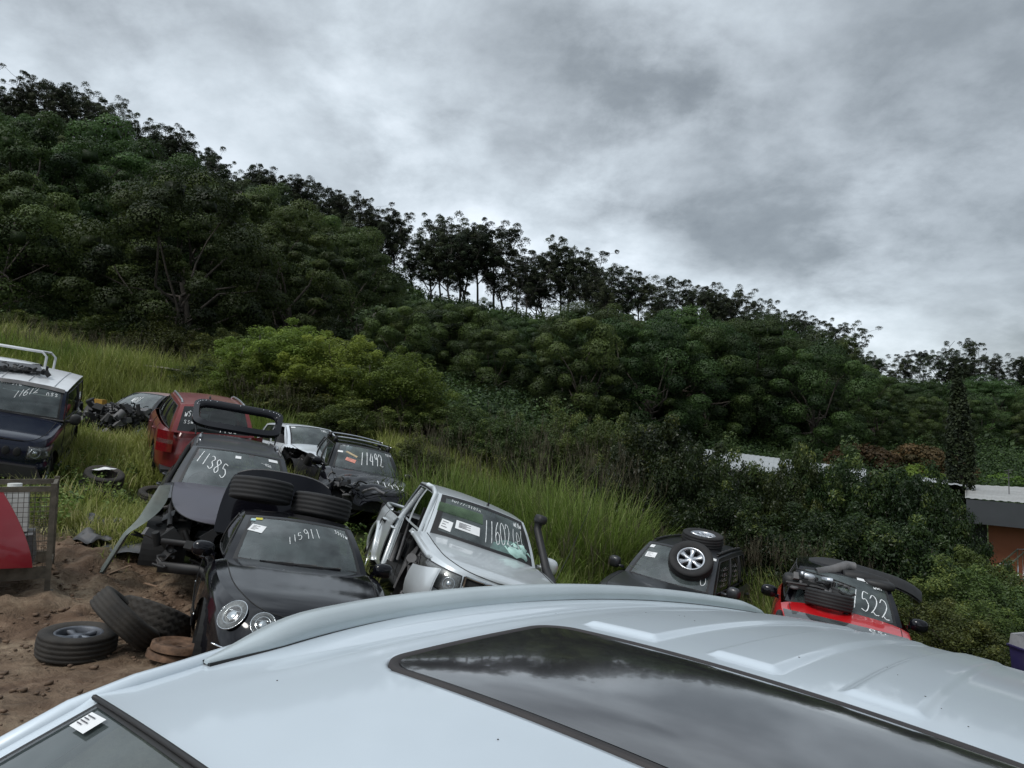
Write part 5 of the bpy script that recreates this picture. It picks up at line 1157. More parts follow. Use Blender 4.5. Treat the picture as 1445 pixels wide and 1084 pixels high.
    mb = MB(); mb.tube([(-.44, -.70, .60), (-.46, -.72, 1.2)], .02, 6); mb.tube([(-.50, -.76, .48), (-.52, -.76, .95)], .035, 6); mb.build('seat_belt', M_TRIM, c.root)
    mb = MB(); mb.tube([c.SD(q, .93, -1) + np.array([0, -.01, 0]) for q in np.linspace(.04, .92, 14)], .016, 6); mb.build('rain_gutter', M_PLAST, c.root)
    # tub
    mb = MB(); mb.box((-2.18, 0, .72), (1.3, 1.55, .05)); mb.box((-1.54, 0, .92), (.05, 1.6, .42))
    for sd in (-1, 1): mb.box((-2.18, sd * .80, .92), (1.25, .03, .42)); 
    mb.build('tub_liner', M_PLAST, c.root, smooth=False)
    mb = MB()
    for sd in (-1, 1): mb.tube([c.side(x, 1.15, sd, -.03) + np.array([0, 0, .012]) for x in np.linspace(-2.8, -1.55, 9)], .028, 8)
    for sd in (-1, 1):
        th = np.linspace(0, math.pi, 22); mb.tube([c.side(-1.75 + .49 * math.cos(q), .39 + .49 * math.sin(q), sd, .012) for q in th], .035, 8)
    mb.build('tub_rail', M_SILVP, c.root)
    mb = MB(); mb.ellip(c.side(-1.62, .93, -1, .0), (.05, .012, .05), 12); mb.box(c.side(-1.28, .98, -1, .02), (.18, .025, .03)); mb.build('handle', M_DARK, c.root)
ute()

def darksuv():
    c = Car('suv', 'dark grey off-roader with two loose wheels lying on its windscreen and roof', 'car', POSE['darksuv'], xf=2.2, xr=-2.25, hw=.92, n=5., zs=.35, cowl=.80, crown=.04, deck=-3, mat=M_CHARP, bonmat=M_CHARP, axf=1.3, axr=-1.3, wr=.36, arch=.42,
        wb=(.78, .74, 1.10, .14), wt=(.12, .60, 1.62, .06), rt=(-1.95, .57, 1.64, -.02), rb=(-2.15, .68, 1.15, -.02), top=((2.25, .86), (1.9, .97), (1.4, 1.04), (.9, 1.09), (0, 1.12), (-2.3, 1.14)), sidew=((.04, .32), (.35, .63), (.68, .93)), doorx=((-.35, .70), (-1.3, -.40)), wheels=(5, 5, 5, 5))
    c.build(); c.mirror(.58, 1.20, .82, 1.0, M_CHARP, size=(.08, .11, .10)); c.wiper(-.8, .0, .01, .02); c.wiper(0, .75, .01, .02)
    c.text('sul', .72, .68, .045, .10, rise=.01, slant=.1, seed=20, w=.012).build('writing', M_CHALK, c.ws); c.text('www', .70, .52, .045, .12, rise=.01, seed=22, w=.012).build('writing', M_CHALK, c.ws); c.text('0', .70, .18, .11, .20, seed=21, w=.012).build('writing', M_CHALK, c.ws)
    c.sticker(-.66, .60, .09, .065, .1, lines=3); c.sticker(-.80, .86, .04, .04, 0, lines=1); c.sticker(.86, .92, .05, .03, 0, lines=0)
    for w_ in (0, 1):
        fn = lambda u, v: (c.SD(.04 + w_ * .31 + u * .28, v, 1) + np.array([0, .004, 0]), np.array([0, 1., 0])); mb = MB()
        for r in range(4): writing(mb, 'wsulw'[:4], fn, .25, .62 - r * .14, .12, .09, seed=23 + r, w=.010)
        mb.build('writing', M_CHALK, c.root)
    for sd in (-1, 1):
        mb = MB(); v = np.linspace(.06, .92, 14); mb.tube([c.RF(sd * .90, q) + np.array([0, 0, .03]) for q in v], .022, 8)
        r_ = mb.build('roof_rail', M_PLAST, c.root); mb = MB()
        for q in np.linspace(.2, .85, 6): mb = MB(); mb.ellip(c.RF(sd * .90, q) + np.array([0, 0, .052]), (.02, .012, .006), 8); mb.build('rail_plug', M_TRIM, r_)
darksuv()

def redcar():
    c = Car('hatchback', 'bright red hatchback loaded with black parts, number 1522 chalked on windscreen', 'car', POSE['red'], xf=2.1, xr=-2.0, hw=.88, n=4., zs=.25, cowl=.88, crown=.07, deck=-3, mat=M_REDP, axf=1.3, axr=-1.3, wr=.33, arch=.38,
        wb=(.66, .74, 1.05, .26), wt=(.03, .59, 1.50, .08), rt=(-1.6, .56, 1.50, -.02), rb=(-1.95, .66, 1.08, -.03), top=((2.15, .72), (1.9, .86), (1.5, .95), (1.1, 1.01), (.8, 1.04), (0, 1.06), (-2., 1.06)), sidew=((.05, .42), (.46, .88)), doorx=((-.6, .6),), wheels=(5, 5, 5, 5), pilmat=M_BLACKP, roofmat=M_BLACKP)
    c.build(); c.mirror(.45, 1.10, .82, .96, M_BLACKP, size=(.08, .115, .085))
    c.text('1522', .12, .24, .150, .42, slant=.15, rise=-.03, seed=25, w=.017, gap=1.18).build('writing', M_CHALK, c.ws)
    c.sticker(.66, .90, .11, .028, 0, lines=0); c.sticker(.40, .93, .07, .03, 0, lines=0); c.text('wwn', .62, .76, .05, .07, seed=26, w=.010).build('writing', M_CHALK, c.ws)
    c.wiper(.1, .8, .0, .01)
    mb = MB(); mb.ellip((.98, .02, 1.115), (.030, .030, .018), 14); mb.build('washer_nozzle', M_PLAST, c.root)
    # cut-outs in the near guard show the bare arch
    mb = MB(); mb.ellip((1.35, -.79, .90), (.30, .05, .10), 20, e=.8); mb.build('lamp_recess', M_DARK, c.root)
    return c
REDC = redcar()

def jimny():
    c = Car('offroader', 'navy boxy four-wheel drive with white roof and 11612 chalked on windscreen, behind the wire cage', 'car', POSE['jimny'], xf=1.75, xr=-1.75, hw=.74, n=7., zs=.38, cowl=.52, crown=.03, deck=-3, mat=M_NAVY, axf=1.1, axr=-1.1, wr=.34, arch=.40, roofmat=M_WHITEP,
        wb=(.46, .68, 1.12, .05), wt=(.24, .62, 1.62, .03), rt=(-1.6, .61, 1.66, -.01), rb=(-1.72, .66, 1.12, -.01), top=((1.8, .90), (1.6, .98), (1.2, 1.02), (.5, 1.08), (0, 1.10), (-1.8, 1.10)), sidew=((.05, .46), (.52, .92)), doorx=((-.6, .42),), wheels=(5, 5, 5, 5), pil=.06, bowr=.05,
        lev=((0, .0, .05), (.3, -.03, -.02), (.42, -.0, .0), (.55, 0, .0), (.75, .005, .01), (.90, .02, .03), (1, .05, .06)))
    c.build(); c.mirror(.45, 1.18, .72, .86, M_PLAST, size=(.06, .09, .10))
    c.text('11612', -.22, .42, .10, .22, slant=.35, rise=.06, seed=30, w=.014, gap=1.05).build('writing', M_CHALK, c.ws); c.text('nss', .52, .70, .08, .11, rise=.005, seed=31, w=.014).build('writing', M_CHALK, c.ws); c.text('wn-sle', -.6, .86, .07, .10, seed=32, w=.012).build('writing', M_CHALK, c.ws); c.text('-u-', .05, .90, .10, .05, seed=35, w=.012).build('writing', M_CHALK, c.ws)
    c.sticker(.66, .985, .08, .035, 0, lines=0)
    F = lambda y, z, o=.01: c.front(y, z, o)[0]
    mb = MB(); mb.grid(np.array([[F(y, z, .006) for y in np.linspace(-.70, .70, 21)] for z in np.linspace(.66, .88, 6)])); go = mb.build('grille', M_NAVY, c.root)
    mb = MB()
    for k in range(5):
        p = F((k - 2) * .155, .79, .012); mb.ellip(p, (.012, .055, .075), 16)
    mb.build('grille_slot', M_DARK, go)
    for sd in (-1, 1): skin_lamp(c, sd, .45, .715, .70, .89, .70, .88, bulbs=((.36, .5, .075), (.85, .5, .03)))
    mb = MB(); mb.box((1.80, 0, .50), (.16, 1.42, .20), taper=.85); mb.build('bumper', M_PLAST, c.root, smooth=False)
    for yv in (-.40, .0, .40):
        mb = MB(); mb.tube([c.RF(yv / .62, v) + np.array([0, 0, .008]) for v in np.linspace(.05, .95, 10)], .008, 5); mb.build('roof_rib', M_WHITEP, c.root)
    mb = MB(); mb.tube([(.47, -.70, 1.12), (.50, 0, 1.13), (.47, .70, 1.12)], .016, 6); mb.build('cowl', M_PLAST, c.root)
    # peeled sunshade strip along the screen head
    mb = MB(); mb.grid(np.array([[c.WS(u, v) + np.array([.02 + .01 * math.sin(u * 9), 0, .01]) for u in np.linspace(-.95, .95, 25)] for v in (.90 + .0, .95, 1.03)])); mb.build('screen_visor', M_TRIM, c.root)
    # grey inner of the hanging side door
    mb = MB(); mb.tube([c.side(x, .34, 1, .03) for x in np.linspace(-.7, .7, 8)], .03, 8); mb.build('side_step', M_PLAST, c.root)
jimny()

def redwagon():
    def keep(p): return not (p[0] < -1.9 and p[1] < -.1 and p[2] < .8)
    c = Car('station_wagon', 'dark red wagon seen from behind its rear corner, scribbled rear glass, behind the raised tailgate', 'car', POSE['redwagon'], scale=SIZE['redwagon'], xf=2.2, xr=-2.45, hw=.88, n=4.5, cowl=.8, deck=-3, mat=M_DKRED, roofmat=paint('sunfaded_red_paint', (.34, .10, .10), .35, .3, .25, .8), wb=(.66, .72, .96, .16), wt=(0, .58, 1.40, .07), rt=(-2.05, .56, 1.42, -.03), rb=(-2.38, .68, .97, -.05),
        top=((2.2, .62), (1.9, .74), (1.4, .84), (.85, .93), (0, .94), (-1.2, .97), (-2.45, .95)), sidew=((.05, .34), (.37, .62), (.65, .92)), doorx=((-.35, .6), (-1.3, -.4)), keepside=keep, wheels=(5, 5, 5, 5))
    c.build()
    for sd in (1, -1):
        mb = MB(); ys = np.linspace(.62, .86, 6); P = np.array([[(-2.40 + .22 * ((y - .62) / .24) ** 2, sd * (y + .012), z) for y in ys] for z in np.linspace(.62, .98, 6)]); mb.grid(P, mi=0); mb.grid(P[2:4] + [-.004, 0, 0], mi=1); mb.build('tail_light', [M_REDL, M_LENS], c.root)
    g = np.random.default_rng(41); mb = MB(); junkheap(mb, -2.35, -1.9, -.6, .6, .55, .9, 22, g, .08); mb.build('boot_contents', M_JUNK, c.root, auto=40)
    fn = lambda u, v: (c.RW(-u, v) + np.array([-.004, 0, .003]), np.array([-.9, 0, .4])); mb = MB(); writing(mb, 'wslu', fn, -.80, .52, .07, .22, seed=42, w=.012, rise=.01); writing(mb, 'ssws', fn, -.78, .30, .07, .12, seed=43, w=.01); writing(mb, '11602', fn, .1, .10, .10, .20, seed=44, w=.014); mb.build('writing', M_CHALK, c.rw)
    c.rails(.035, .018, mat=M_ALLOY)
    mb = MB(); mb.ellip((-1.2, .0, 1.48), (.05, .02, .05), 12); mb.build('antenna', M_PLAST, c.root)
redwagon()

def wreck():
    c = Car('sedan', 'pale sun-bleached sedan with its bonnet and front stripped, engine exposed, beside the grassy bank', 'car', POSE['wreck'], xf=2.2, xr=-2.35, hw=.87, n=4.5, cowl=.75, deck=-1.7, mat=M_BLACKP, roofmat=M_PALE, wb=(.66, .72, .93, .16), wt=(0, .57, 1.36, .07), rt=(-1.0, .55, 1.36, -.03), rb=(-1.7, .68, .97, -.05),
        keepside=lambda p: not (p[0] > .80 and p[2] > .62), bonnet=False, wheels=(5, 0, 5, 5), doorx=((-.4, .6),))
    c.build(); g = np.random.default_rng(45); mb = MB(); junkheap(mb, .8, 2.25, -.85, .85, .5, .95, 150, g, .13); mb.build('engine', M_JUNK, c.root, auto=40)
    mb = MB(); junkheap(mb, 1.9, 2.5, -.9, .9, .2, .7, 40, g, .10); mb.build('front_frame', M_JUNK, c.root, auto=40)
    c.text('wnsl', -.3, .3, .09, .35, seed=46, w=.02).build('writing', M_CHALK, c.ws)
    mb = MB(); mb.box((1.75, -.25, 1.02), (.18, .34, .22)); b = mb.build('battery', plain('yellow_ochre_plastic', (.36, .20, .03), .6, var=.2), c.root, smooth=False)
    mb = MB(); mb.ellip((2.15, -.72, .80), (.10, .16, .10), 16, e=.8); mb.build('headlight', M_ALLOY, c.root)
wreck()

def whiteute():
    p = at(6, 512, 15.5); r = thing('utility_truck', 'white utility cab with tubular ladder rack at the far left, behind the navy four-wheel drive', 'truck', (p[0] - .35, p[1], p[2] - 1.55), (R_(-9), R_(3), R_(-66)))
    mb = MB(); U = np.linspace(-1, 1, 13)
    prof = [(1.0, .8, .9), (.95, .86, 1.05), (.45, .66, 1.60), (.30, .62, 1.66), (-.8, .60, 1.66), (-.95, .64, 1.6), (-1.05, .84, 1.0), (-1.05, .84, .4)]
    mb.grid(np.array([[(x + (.05 if i < 4 else 0) * (1 - u * u), u * h, z + .03 * (1 - u * u)) for u in U] for i, (x, h, z) in enumerate(prof[2:])])); mb.build('cab', M_WHITEP, r)
    mb = MB(); mb.grid(np.array([[(x + .05 * (1 - u * u), u * h, z) for u in U] for x, h, z in prof[1:3]])); mb.build('windshield', M_GLASS, r)
    mb = MB()
    for sd in (-1, 1):
        mb.grid(np.array([[(x, sd * (.86 - .22 * max(z - 1.05, 0) / .6), z) for x in (a, b)] for z, a, b in ((.4, 1.9, -1.05), (.9, 1.9, -1.05), (1.05, .95, -1.05), (1.6, .45, -.95))]))
    mb.grid(np.array([[(x, u * .86, z) for u in U] for x, z in ((.95, 1.05), (1.8, .98), (2.0, .8), (2.0, .4))])); mb.build('body', M_WHITEP, r)
    mb = MB()
    for x in (-1.2, -.1):
        mb.tube([(x, -.8, 1.0), (x, -.8, 1.86), (x, -.70, 1.95), (x, .70, 1.95), (x, .8, 1.86), (x, .8, 1.0)], .028, 8)
    for y in (-.7, .7, 0): mb.tube([(-1.2, y, 1.95), (-.1, y, 1.95)], .022, 8)
    mb.build('ladder_rack', M_WHITEP, r); mb = MB(); mb.box((-2.0, 0, .85), (1.8, 1.7, .12)); mb.build('tray', M_TRIM, r, smooth=False)
    for x in (1.3, -2.0):
        for sd in (-1, 1): wheel(r, (x, sd * .75, .36), .36, .2, sd)
whiteute()

# ------------------------------------------------------------------ the silver SUV in front of the camera
M_SUV = plain('pale_silver_paint', (.62, .69, .745), .36, .25, var=.05, scale=2.2, coat=.6, dirt=.075)
SQ = (.064, .093, -.419, -.013)
def rz(x, y):
    x = np.asarray(x, float); y = np.asarray(y, float); d = x - SQ[2]
    z = 1.70 - SQ[0] * d * d - SQ[3] * np.clip(-d, 0, None) ** 3 - SQ[1] * y * y
    z = z - .9 * np.clip(np.abs(y) - .70, 0, None) ** 2 - .25 * np.clip(-1.9 - x, 0, None) ** 2
    # shoulder crease that runs alongside the rail and softens towards the windscreen
    fade = sstep(.60 - x, 0, .55); z = z + .006 * fade * sstep(np.abs(y), .52, .575) - .010 * fade * np.exp(-((np.abs(y) - .60) / .035) ** 2)
    # pressed ribs behind the sunroof
    for a, b in ((-.46, -.30), (-.19, -.07), (.04, .15), (.29, .44)):
        st = sstep(y, a - .010, a + .012) * (1 - sstep(y, b - .012, b + .010)); lo = -.205 - .10 * abs((a + b) / 2) * 0
        z = z + .0085 * st * sstep(-x, -lo - .012 + .35 * 0, -lo + .014) * (1 - sstep(-x, 1.75, 1.95))
    return z
def suv():
    c = Car('suv', 'pale silver SUV close to the camera, its roof with sunroof and rail filling the foreground', 'car', POSE['suv'], xf=2.35, xr=-2.35, hw=.94, n=4.5, zs=.25, cowl=1.35, crown=.06, deck=-3, mat=M_SUV, axf=1.45, axr=-1.4, wr=.37, arch=.43, roof=False,
        wb=(1.38, .74, 1.10, .16), wt=(.655, .665, 1.585, .03), rt=(-2.0, .66, 1.50, -.02), rb=(-2.25, .74, 1.15, -.03), top=((2.4, .80), (2.1, .95), (1.7, 1.02), (1.3, 1.07), (0, 1.10), (-2.35, 1.14)), sidew=((.05, .34), (.37, .66), (.70, .92)), doorx=((-.30, 1.0), (-1.3, -.35)), wheels=(5, 5, 5, 5), crn=.045, bulge=.03, pil=.045, bowr=.09, headv=1.0, frit=(.07, .012, .012))
    def RF(u, v):
        x = .655 - 2.655 * v; y = u * .750 * (1 - .115 * float(sstep(x, .20, .655))); return np.array([x, y, float(rz(x, y)) - .006])
    c.RF = RF
    c.build()
    # roof skin, finely divided
    xs = np.concatenate([np.linspace(.655, .30, 60), np.linspace(.294, -.26, 130)[0:], np.linspace(-.265, -2.05, 190)]); ys = np.linspace(-.76, .76, 390)
    X, Y = np.meshgrid(xs, ys, indexing='ij'); Y = Y * (1 - .115 * sstep(X, .20, .655)); X = X + .03 * (1 - (Y / .67) ** 2) * sstep(X, .40, .655); Z = rz(X, Y)
    # opening for the glass, rounded corners
    def inside(x, y, e=0.):
        hx, hy, cx, r = .235 + e, .505 + e, .097, .07 + e; qx = np.abs(x - cx) - hx + r; qy = np.abs(y) - hy + r
        return np.hypot(np.maximum(qx, 0), np.maximum(qy, 0)) + np.minimum(np.maximum(qx, qy), 0) - r
    sd = inside(X, Y); Z = Z - .020 * (1 - sstep(sd, -.006, .004))
    idx = np.arange(X.size).reshape(X.shape); Q = np.stack([idx[:-1, :-1], idx[:-1, 1:], idx[1:, 1:], idx[1:, :-1]], 2).reshape(-1, 4)
    ro = link('roof', fastmesh('roof', np.stack([X, Y, Z], 2), Q, None, M_SUV, True), c.root)
    # rubber seal and glass
    def loop(e, dz, n=18):
        hx, hy, cx, r = .235 + e, .505 + e, .097, max(.07 + e, .01); o = []
        for (sx, sy, a0) in ((1, 1, 0), (-1, 1, 90), (-1, -1, 180), (1, -1, 270)):
            for q in np.linspace(0, 90, n): a = R_(a0 + q); o.append((cx + sx * (hx - r) + r * math.cos(a), sy * (hy - r) + r * math.sin(a)))
        o = np.array(o); P = []
        for i in range(len(o)):     # fill long sides so the ring follows the crown
            a, b = o[i], o[(i + 1) % len(o)]; k = max(int(np.hypot(*(b - a)) / .03), 1)
            for j in range(k): P.append(a + (b - a) * j / k)
        P = np.array(P); return P, dz
    def ring(e, dz):
        P, _ = loop(0, 0); cx = .085; C = P - [cx, 0]; L_ = np.array([.215, .485]); S = P + np.sign(C) * 0; nrm = C / L_ ** 1; 
        N_ = np.roll(P, -1, 0) - np.roll(P, 1, 0); N_ = np.stack([N_[:, 1], -N_[:, 0]], 1); N_ /= np.linalg.norm(N_, axis=1)[:, None]
        q = P + N_ * e; return np.stack([q[:, 0], q[:, 1], rz0(q[:, 0], q[:, 1]) + dz], 1)
    def rz0(x, y): d = x - SQ[2]; return 1.70 - SQ[0] * d * d - SQ[1] * y * y
    mb = MB(); mb.grid(np.array([ring(.001, -.004), ring(.0, .0022), ring(-.004, .0028), ring(-.013, .0015), ring(-.017, -.002)]), closev=True); so = mb.build('sunroof_seal', plain('seal_rubber', (.030, .026, .026), .7, var=.2), c.root)
    gx = np.linspace(-.1225, .3165, 30); gy = np.linspace(-.4895, .4895, 60); GX, GY = np.meshgrid(gx, gy, indexing='ij')
    # pull the corners in to a rounded outline
    cx, hx, hy, r = .097, .2195, .4895, .055; ux = GX - cx; uy = GY
    ax_, ay_ = np.abs(ux), np.abs(uy); ox, oy = ax_ - (hx - r), ay_ - (hy - r); cm = (ox > 0) & (oy > 0); h = np.hypot(ox, oy); mxx = np.maximum(ox, oy); k = np.where(cm & (h > 0), mxx / np.maximum(h, 1e-9), 1)
    GX = np.where(cm, cx + np.sign(ux) * (hx - r + ox * k), GX); GY = np.where(cm, np.sign(uy) * (hy - r + oy * k), GY)
    GZ = rz0(GX, GY) + .0008 + .011 * (1 - (GY / .49) ** 2) * np.clip(1 - ((GX - .097) / .222) ** 4, 0, 1)
    idx = np.arange(GX.size).reshape(GX.shape); Q = np.stack([idx[:-1, :-1], idx[:-1, 1:], idx[1:, 1:], idx[1:, :-1]], 2).reshape(-1, 4)
    mg, nt, b = newmat('sunroof_glass'); setp(b, col=(.030, .029, .032), rough=.07, spec=.9); b.inputs['IOR'].default_value = 2.1; b.inputs['Coat Weight'].default_value = .6; b.inputs['Coat Roughness'].default_value = .03
    tc = nt.nodes.new('ShaderNodeTexCoord'); n = nt.nodes.new('ShaderNodeTexNoise'); n.inputs['Scale'].default_value = 7; n.inputs['Detail'].default_value = 8; nt.links.new(tc.outputs['Object'], n.inputs[0]); mr = nt.nodes.new('ShaderNodeMapRange'); mr.inputs[3].default_value = .05; mr.inputs[4].default_value = .16; nt.links.new(n.outputs[0], mr.inputs[0]); nt.links.new(mr.outputs[0], b.inputs['Roughness'])
    link('sunroof', fastmesh('sunroof', np.stack([GX, GY, GZ], 2), Q, None, mg, True), c.root)
    # rails: a tapering blade with a rubber foot, two pairs of mounting bolts
    for sg_ in (-1, 1):
        xs = np.linspace(.50, -2.0, 76); w = .030 * np.minimum(1, ((.50 - xs) / .16 + .25)) * np.minimum(1, (xs + 2.0) / .12 + .3); h = .030 * sstep(.54 - xs, 0, .26) * sstep(xs + 2.06, 0, .35) + .007
        yc = spl([.55, .35, .1, -.15, -.5, -1.0, -1.9], [-.660, -.706, -.738, -.745, -.728, -.705, -.69], xs); rows = []
        for x, y, ww, hh in zip(xs, yc, w, h):
            zb = float(rz(x, y)); y = -sg_ * y * 1.0; s1 = -sg_
            rows.append([(x, y - s1 * 0 + o, zb + dz) for o, dz in ((-ww, .002), (-ww * 1.02, hh * .55), (-ww * .72, hh * .94), (0, hh * 1.04), (ww * .72, hh * .94), (ww * 1.02, hh * .55), (ww, .002))])
        mb = MB(); mb.grid(np.array(rows)); mb.add(rows[0], [tuple(range(7))]); mb.add(rows[-1], [tuple(reversed(range(7)))]); r_ = mb.build('roof_rail', plain('satin_rail', (.52, .58, .60), .34, .35, var=.08, scale=5, dirt=.08), c.root)
        mb = MB(); mb.tube([(x, -sg_ * y + sg_ * (ww * .98) * 1.0, float(rz(x, y)) + .002) for x, y, ww in zip(xs, yc, w)], .004, 6); mb.tube([(x, -sg_ * y - sg_ * (ww * .98), float(rz(x, y)) + .002) for x, y, ww in zip(xs, yc, w)], .004, 6); mb.build('rail_gasket', M_PLAST, r_)
        for bx in (-.36, -.45, -.80, -.88):
            i = int(np.argmin(abs(xs - bx))); mb = MB(); mb.ellip((bx, -sg_ * yc[i] + sg_ * (w[i] * 1.02), float(rz(bx, yc[i])) + h[i] * .62), (.0085, .004, .0085), 12); mb.build('bolt', M_DARK, r_)
    # side lip outside the roof panel, windscreen label, paper on the dash
    for sg_ in (-1, 1):
        wy = lambda x: .755 * (1 - .115 * float(sstep(x, .20, .655)))
        pts = [np.array([x, sg_ * wy(x), float(rz(x, wy(x))) - .002]) for x in np.linspace(-1.95, .60, 40)] + [c.WS(sg_ * 1.0, v) + np.array([.0, 0, -.004]) for v in np.linspace(.97, 0, 14)]
        mb = MB(); mb.tube(pts, .014, 10); mb.build('drip_rail', M_SUV, c.root)
    c.sticker(-.87, .965, .022, .013, .05, lines=4); c.sticker(-.42, .60, .10, .035, .2, plain('pale_blue_paper', (.35, .60, .68), .8), lines=0)
    # header seal between glass and roof
    mb = MB(); mb.tube([c.WS(u, 1.0) + np.array([.006, 0, .002]) for u in np.linspace(-.97, .97, 40)], .0035, 6); mb.build('header_seal', M_PLAST, c.ws)
    c.mirror(1.0, 1.18, .86, 1.03, M_SUV, size=(.09, .12, .09))
    # fallen specks
    g = np.random.default_rng(71); mb = MB()
    for _ in range(34):
        x, y = .6 - 1.2 * g.random(), -.6 + 1.2 * g.random()
        if inside(x, y) < .02: continue
        mb.ellip((x, y, float(rz(x, y)) + .0006), (.001 + .0012 * g.random(), .0008 + .001 * g.random(), .0005), 6, M=np.array(Matrix.Rotation(g.random() * 3, 3, 'Z')))
    tag(mb.build('leaf_specks', plain('speck', (.06, .055, .05), .8), None, M=Matrix.Translation(POSE['suv'][0]) @ Euler([R_(a) for a in POSE['suv'][1]]).to_matrix().to_4x4()), 'tiny dark specks of grit fallen on the silver roof', 'grit', kind='stuff')
suv()

# ------------------------------------------------------------------ loose wheels and tyres
def M4(loc, R3): m = Matrix.Translation(Vector(loc)) @ Matrix(R3.tolist()).to_4x4(); return m
def loose(name, label, loc, R3, r=.33, w=.22, rim=True, spokes=5, grooves=4, blocks=0, mat=None, group=None, face=1, cat='tyre', double=False, rimmat=None, sw=.05):
    """tyre axis = local y, face side +y"""
    t = thing(name, label, cat, (0, 0, 0), (0, 0, 0), group); t.matrix_world = M4(loc, R3)
    mb = MB(); tyre_mesh(mb, r, w, r * .60, grooves, blocks, n=64); mb.build('tyre', mat or M_RUB, t)
    if rim: mb = MB(); rim_mesh(mb, r * .60, w, spokes, face, double=double, sw=sw); mb.build('rim', [rimmat or M_ALLOY, M_DARK], t)
    return t
def onto(name, p): return wpt(name, p), rotm(*POSE[name][1])
def Rm(ax, deg): return np.array(Matrix.Rotation(R_(deg), 3, ax))
# on the coupe, lying flat (axis up)
p, R3 = onto('coupe', (-1.32, -.36, 1.585)); loose('loose_tyre', 'black tyre lying flat against the raised boot lid, left of two', p, R3 @ Rm('Y', -5) @ Rm('X', 90), .35, .25, rim=False, group='tyres on the black coupe')
p, R3 = onto('coupe', (-1.34, .40, 1.50)); loose('loose_tyre', 'black tyre lying flat behind the coupe roof, tilted down to the right, right of two', p, R3 @ Rm('X', -3) @ Rm('Y', -5) @ Rm('X', 90), .35, .25, rim=False, group='tyres on the black coupe')
# on the dark off-roader
p, R3 = onto('darksuv', (.52, .25, 1.50)); loose('loose_wheel', 'loose wheel with six-spoke silver alloy rim leaning on the windscreen of the dark off-roader', p, R3 @ Rm('Z', 10) @ Rm('Y', 46) @ Rm('X', 90), .36, .25, spokes=6, cat='wheel', sw=.075)
p, R3 = onto('darksuv', (-.62, .10, 1.79)); loose('loose_wheel', 'loose wheel with silver rim lying flat on the roof of the dark off-roader', p, R3 @ Rm('Y', 9) @ Rm('X', 90), .36, .24, spokes=7, cat='wheel')
# on the red hatch
p, R3 = onto('red', (.88, -.20, 1.22)); loose('loose_tyre', 'wide black tyre lying on the bonnet and windscreen of the red hatchback', p, R3 @ Rm('Y', -7) @ Rm('X', 90), .31, .21, rim=False)
# pile in the mud
def axrot(a):
    a = np.array(a, float) / np.linalg.norm(a); x = np.cross(a, [0, 0, 1.]); x /= np.linalg.norm(x); return np.stack([x, a, np.cross(x, a)], 1)
def lie(x, y, r, w, label, tilt=(0, 0), dz=0, **k):
    z = gz(x, y); e = .3; n = np.array([-(gz(x + e, y) - gz(x - e, y)) / (2 * e), -(gz(x, y + e) - gz(x, y - e)) / (2 * e), 1.]); n /= np.linalg.norm(n)
    q = Vector((0, 0, 1)).rotation_difference(Vector(n)).to_matrix(); R3 = np.array(q) @ Rm('X', tilt[0]) @ Rm('Y', tilt[1]) @ Rm('X', 90)
    return loose(k.pop('name', 'loose_tyre'), label, (x, y, z + w / 2 + .01 + dz), R3, r, w, **k)
gp = 'tyres piled in the mud beside the black coupe'
lie(-3.80, 6.28, .315, .205, 'road tyre with dull grey rim lying flat in the mud, leftmost of the pile', (2, 4), .0, group=gp, mat=M_RUBW, spokes=5, rimmat=plain('dull_grey_rim', (.10, .115, .14), .5, .5, var=.3, dirt=.2))
p = np.array([-3.46, 6.42, .13]); loose('loose_tyre', 'worn road tyre leaning on the pile in the mud, tread towards the camera', (p[0], p[1], gz(p[0], p[1]) + .30), axrot((.62, .42, .66)), .335, .20, rim=False, group=gp, mat=M_RUBW)
lie(-3.42, 6.86, .36, .25, 'chunky off-road tyre with blocky tread at the back of the mud pile', (-24, 12), .06, group=gp, mat=M_RUBW, rim=False, blocks=26, grooves=3)
def steelrim():
    x, y = -2.92, 6.22; z = gz(x, y); t = thing('steel_rim', 'rusty brown steel wheel disc lying in the mud by the coupe front wheel', 'rim', (x, y, z + .03), (R_(-8), R_(10), 0))
    for k in range(2):
        mb = MB(); o = k * .075; mb.lathe([(.235, o), (.23, o + .05), (.205, o + .06), (.19, o + .03), (.15, o + .045), (.13, o + .03), (.07, o + .035), (.065, o + .02), (.02, o + .02)], 40, 'z', (k * .03, -k * .02, 0)); mb.lathe([(.235, o), (.19, o), (.19, o + .03)], 40, 'z', (k * .03, -k * .02, 0)); mb.build('disc', M_STEEL, t)
steelrim()
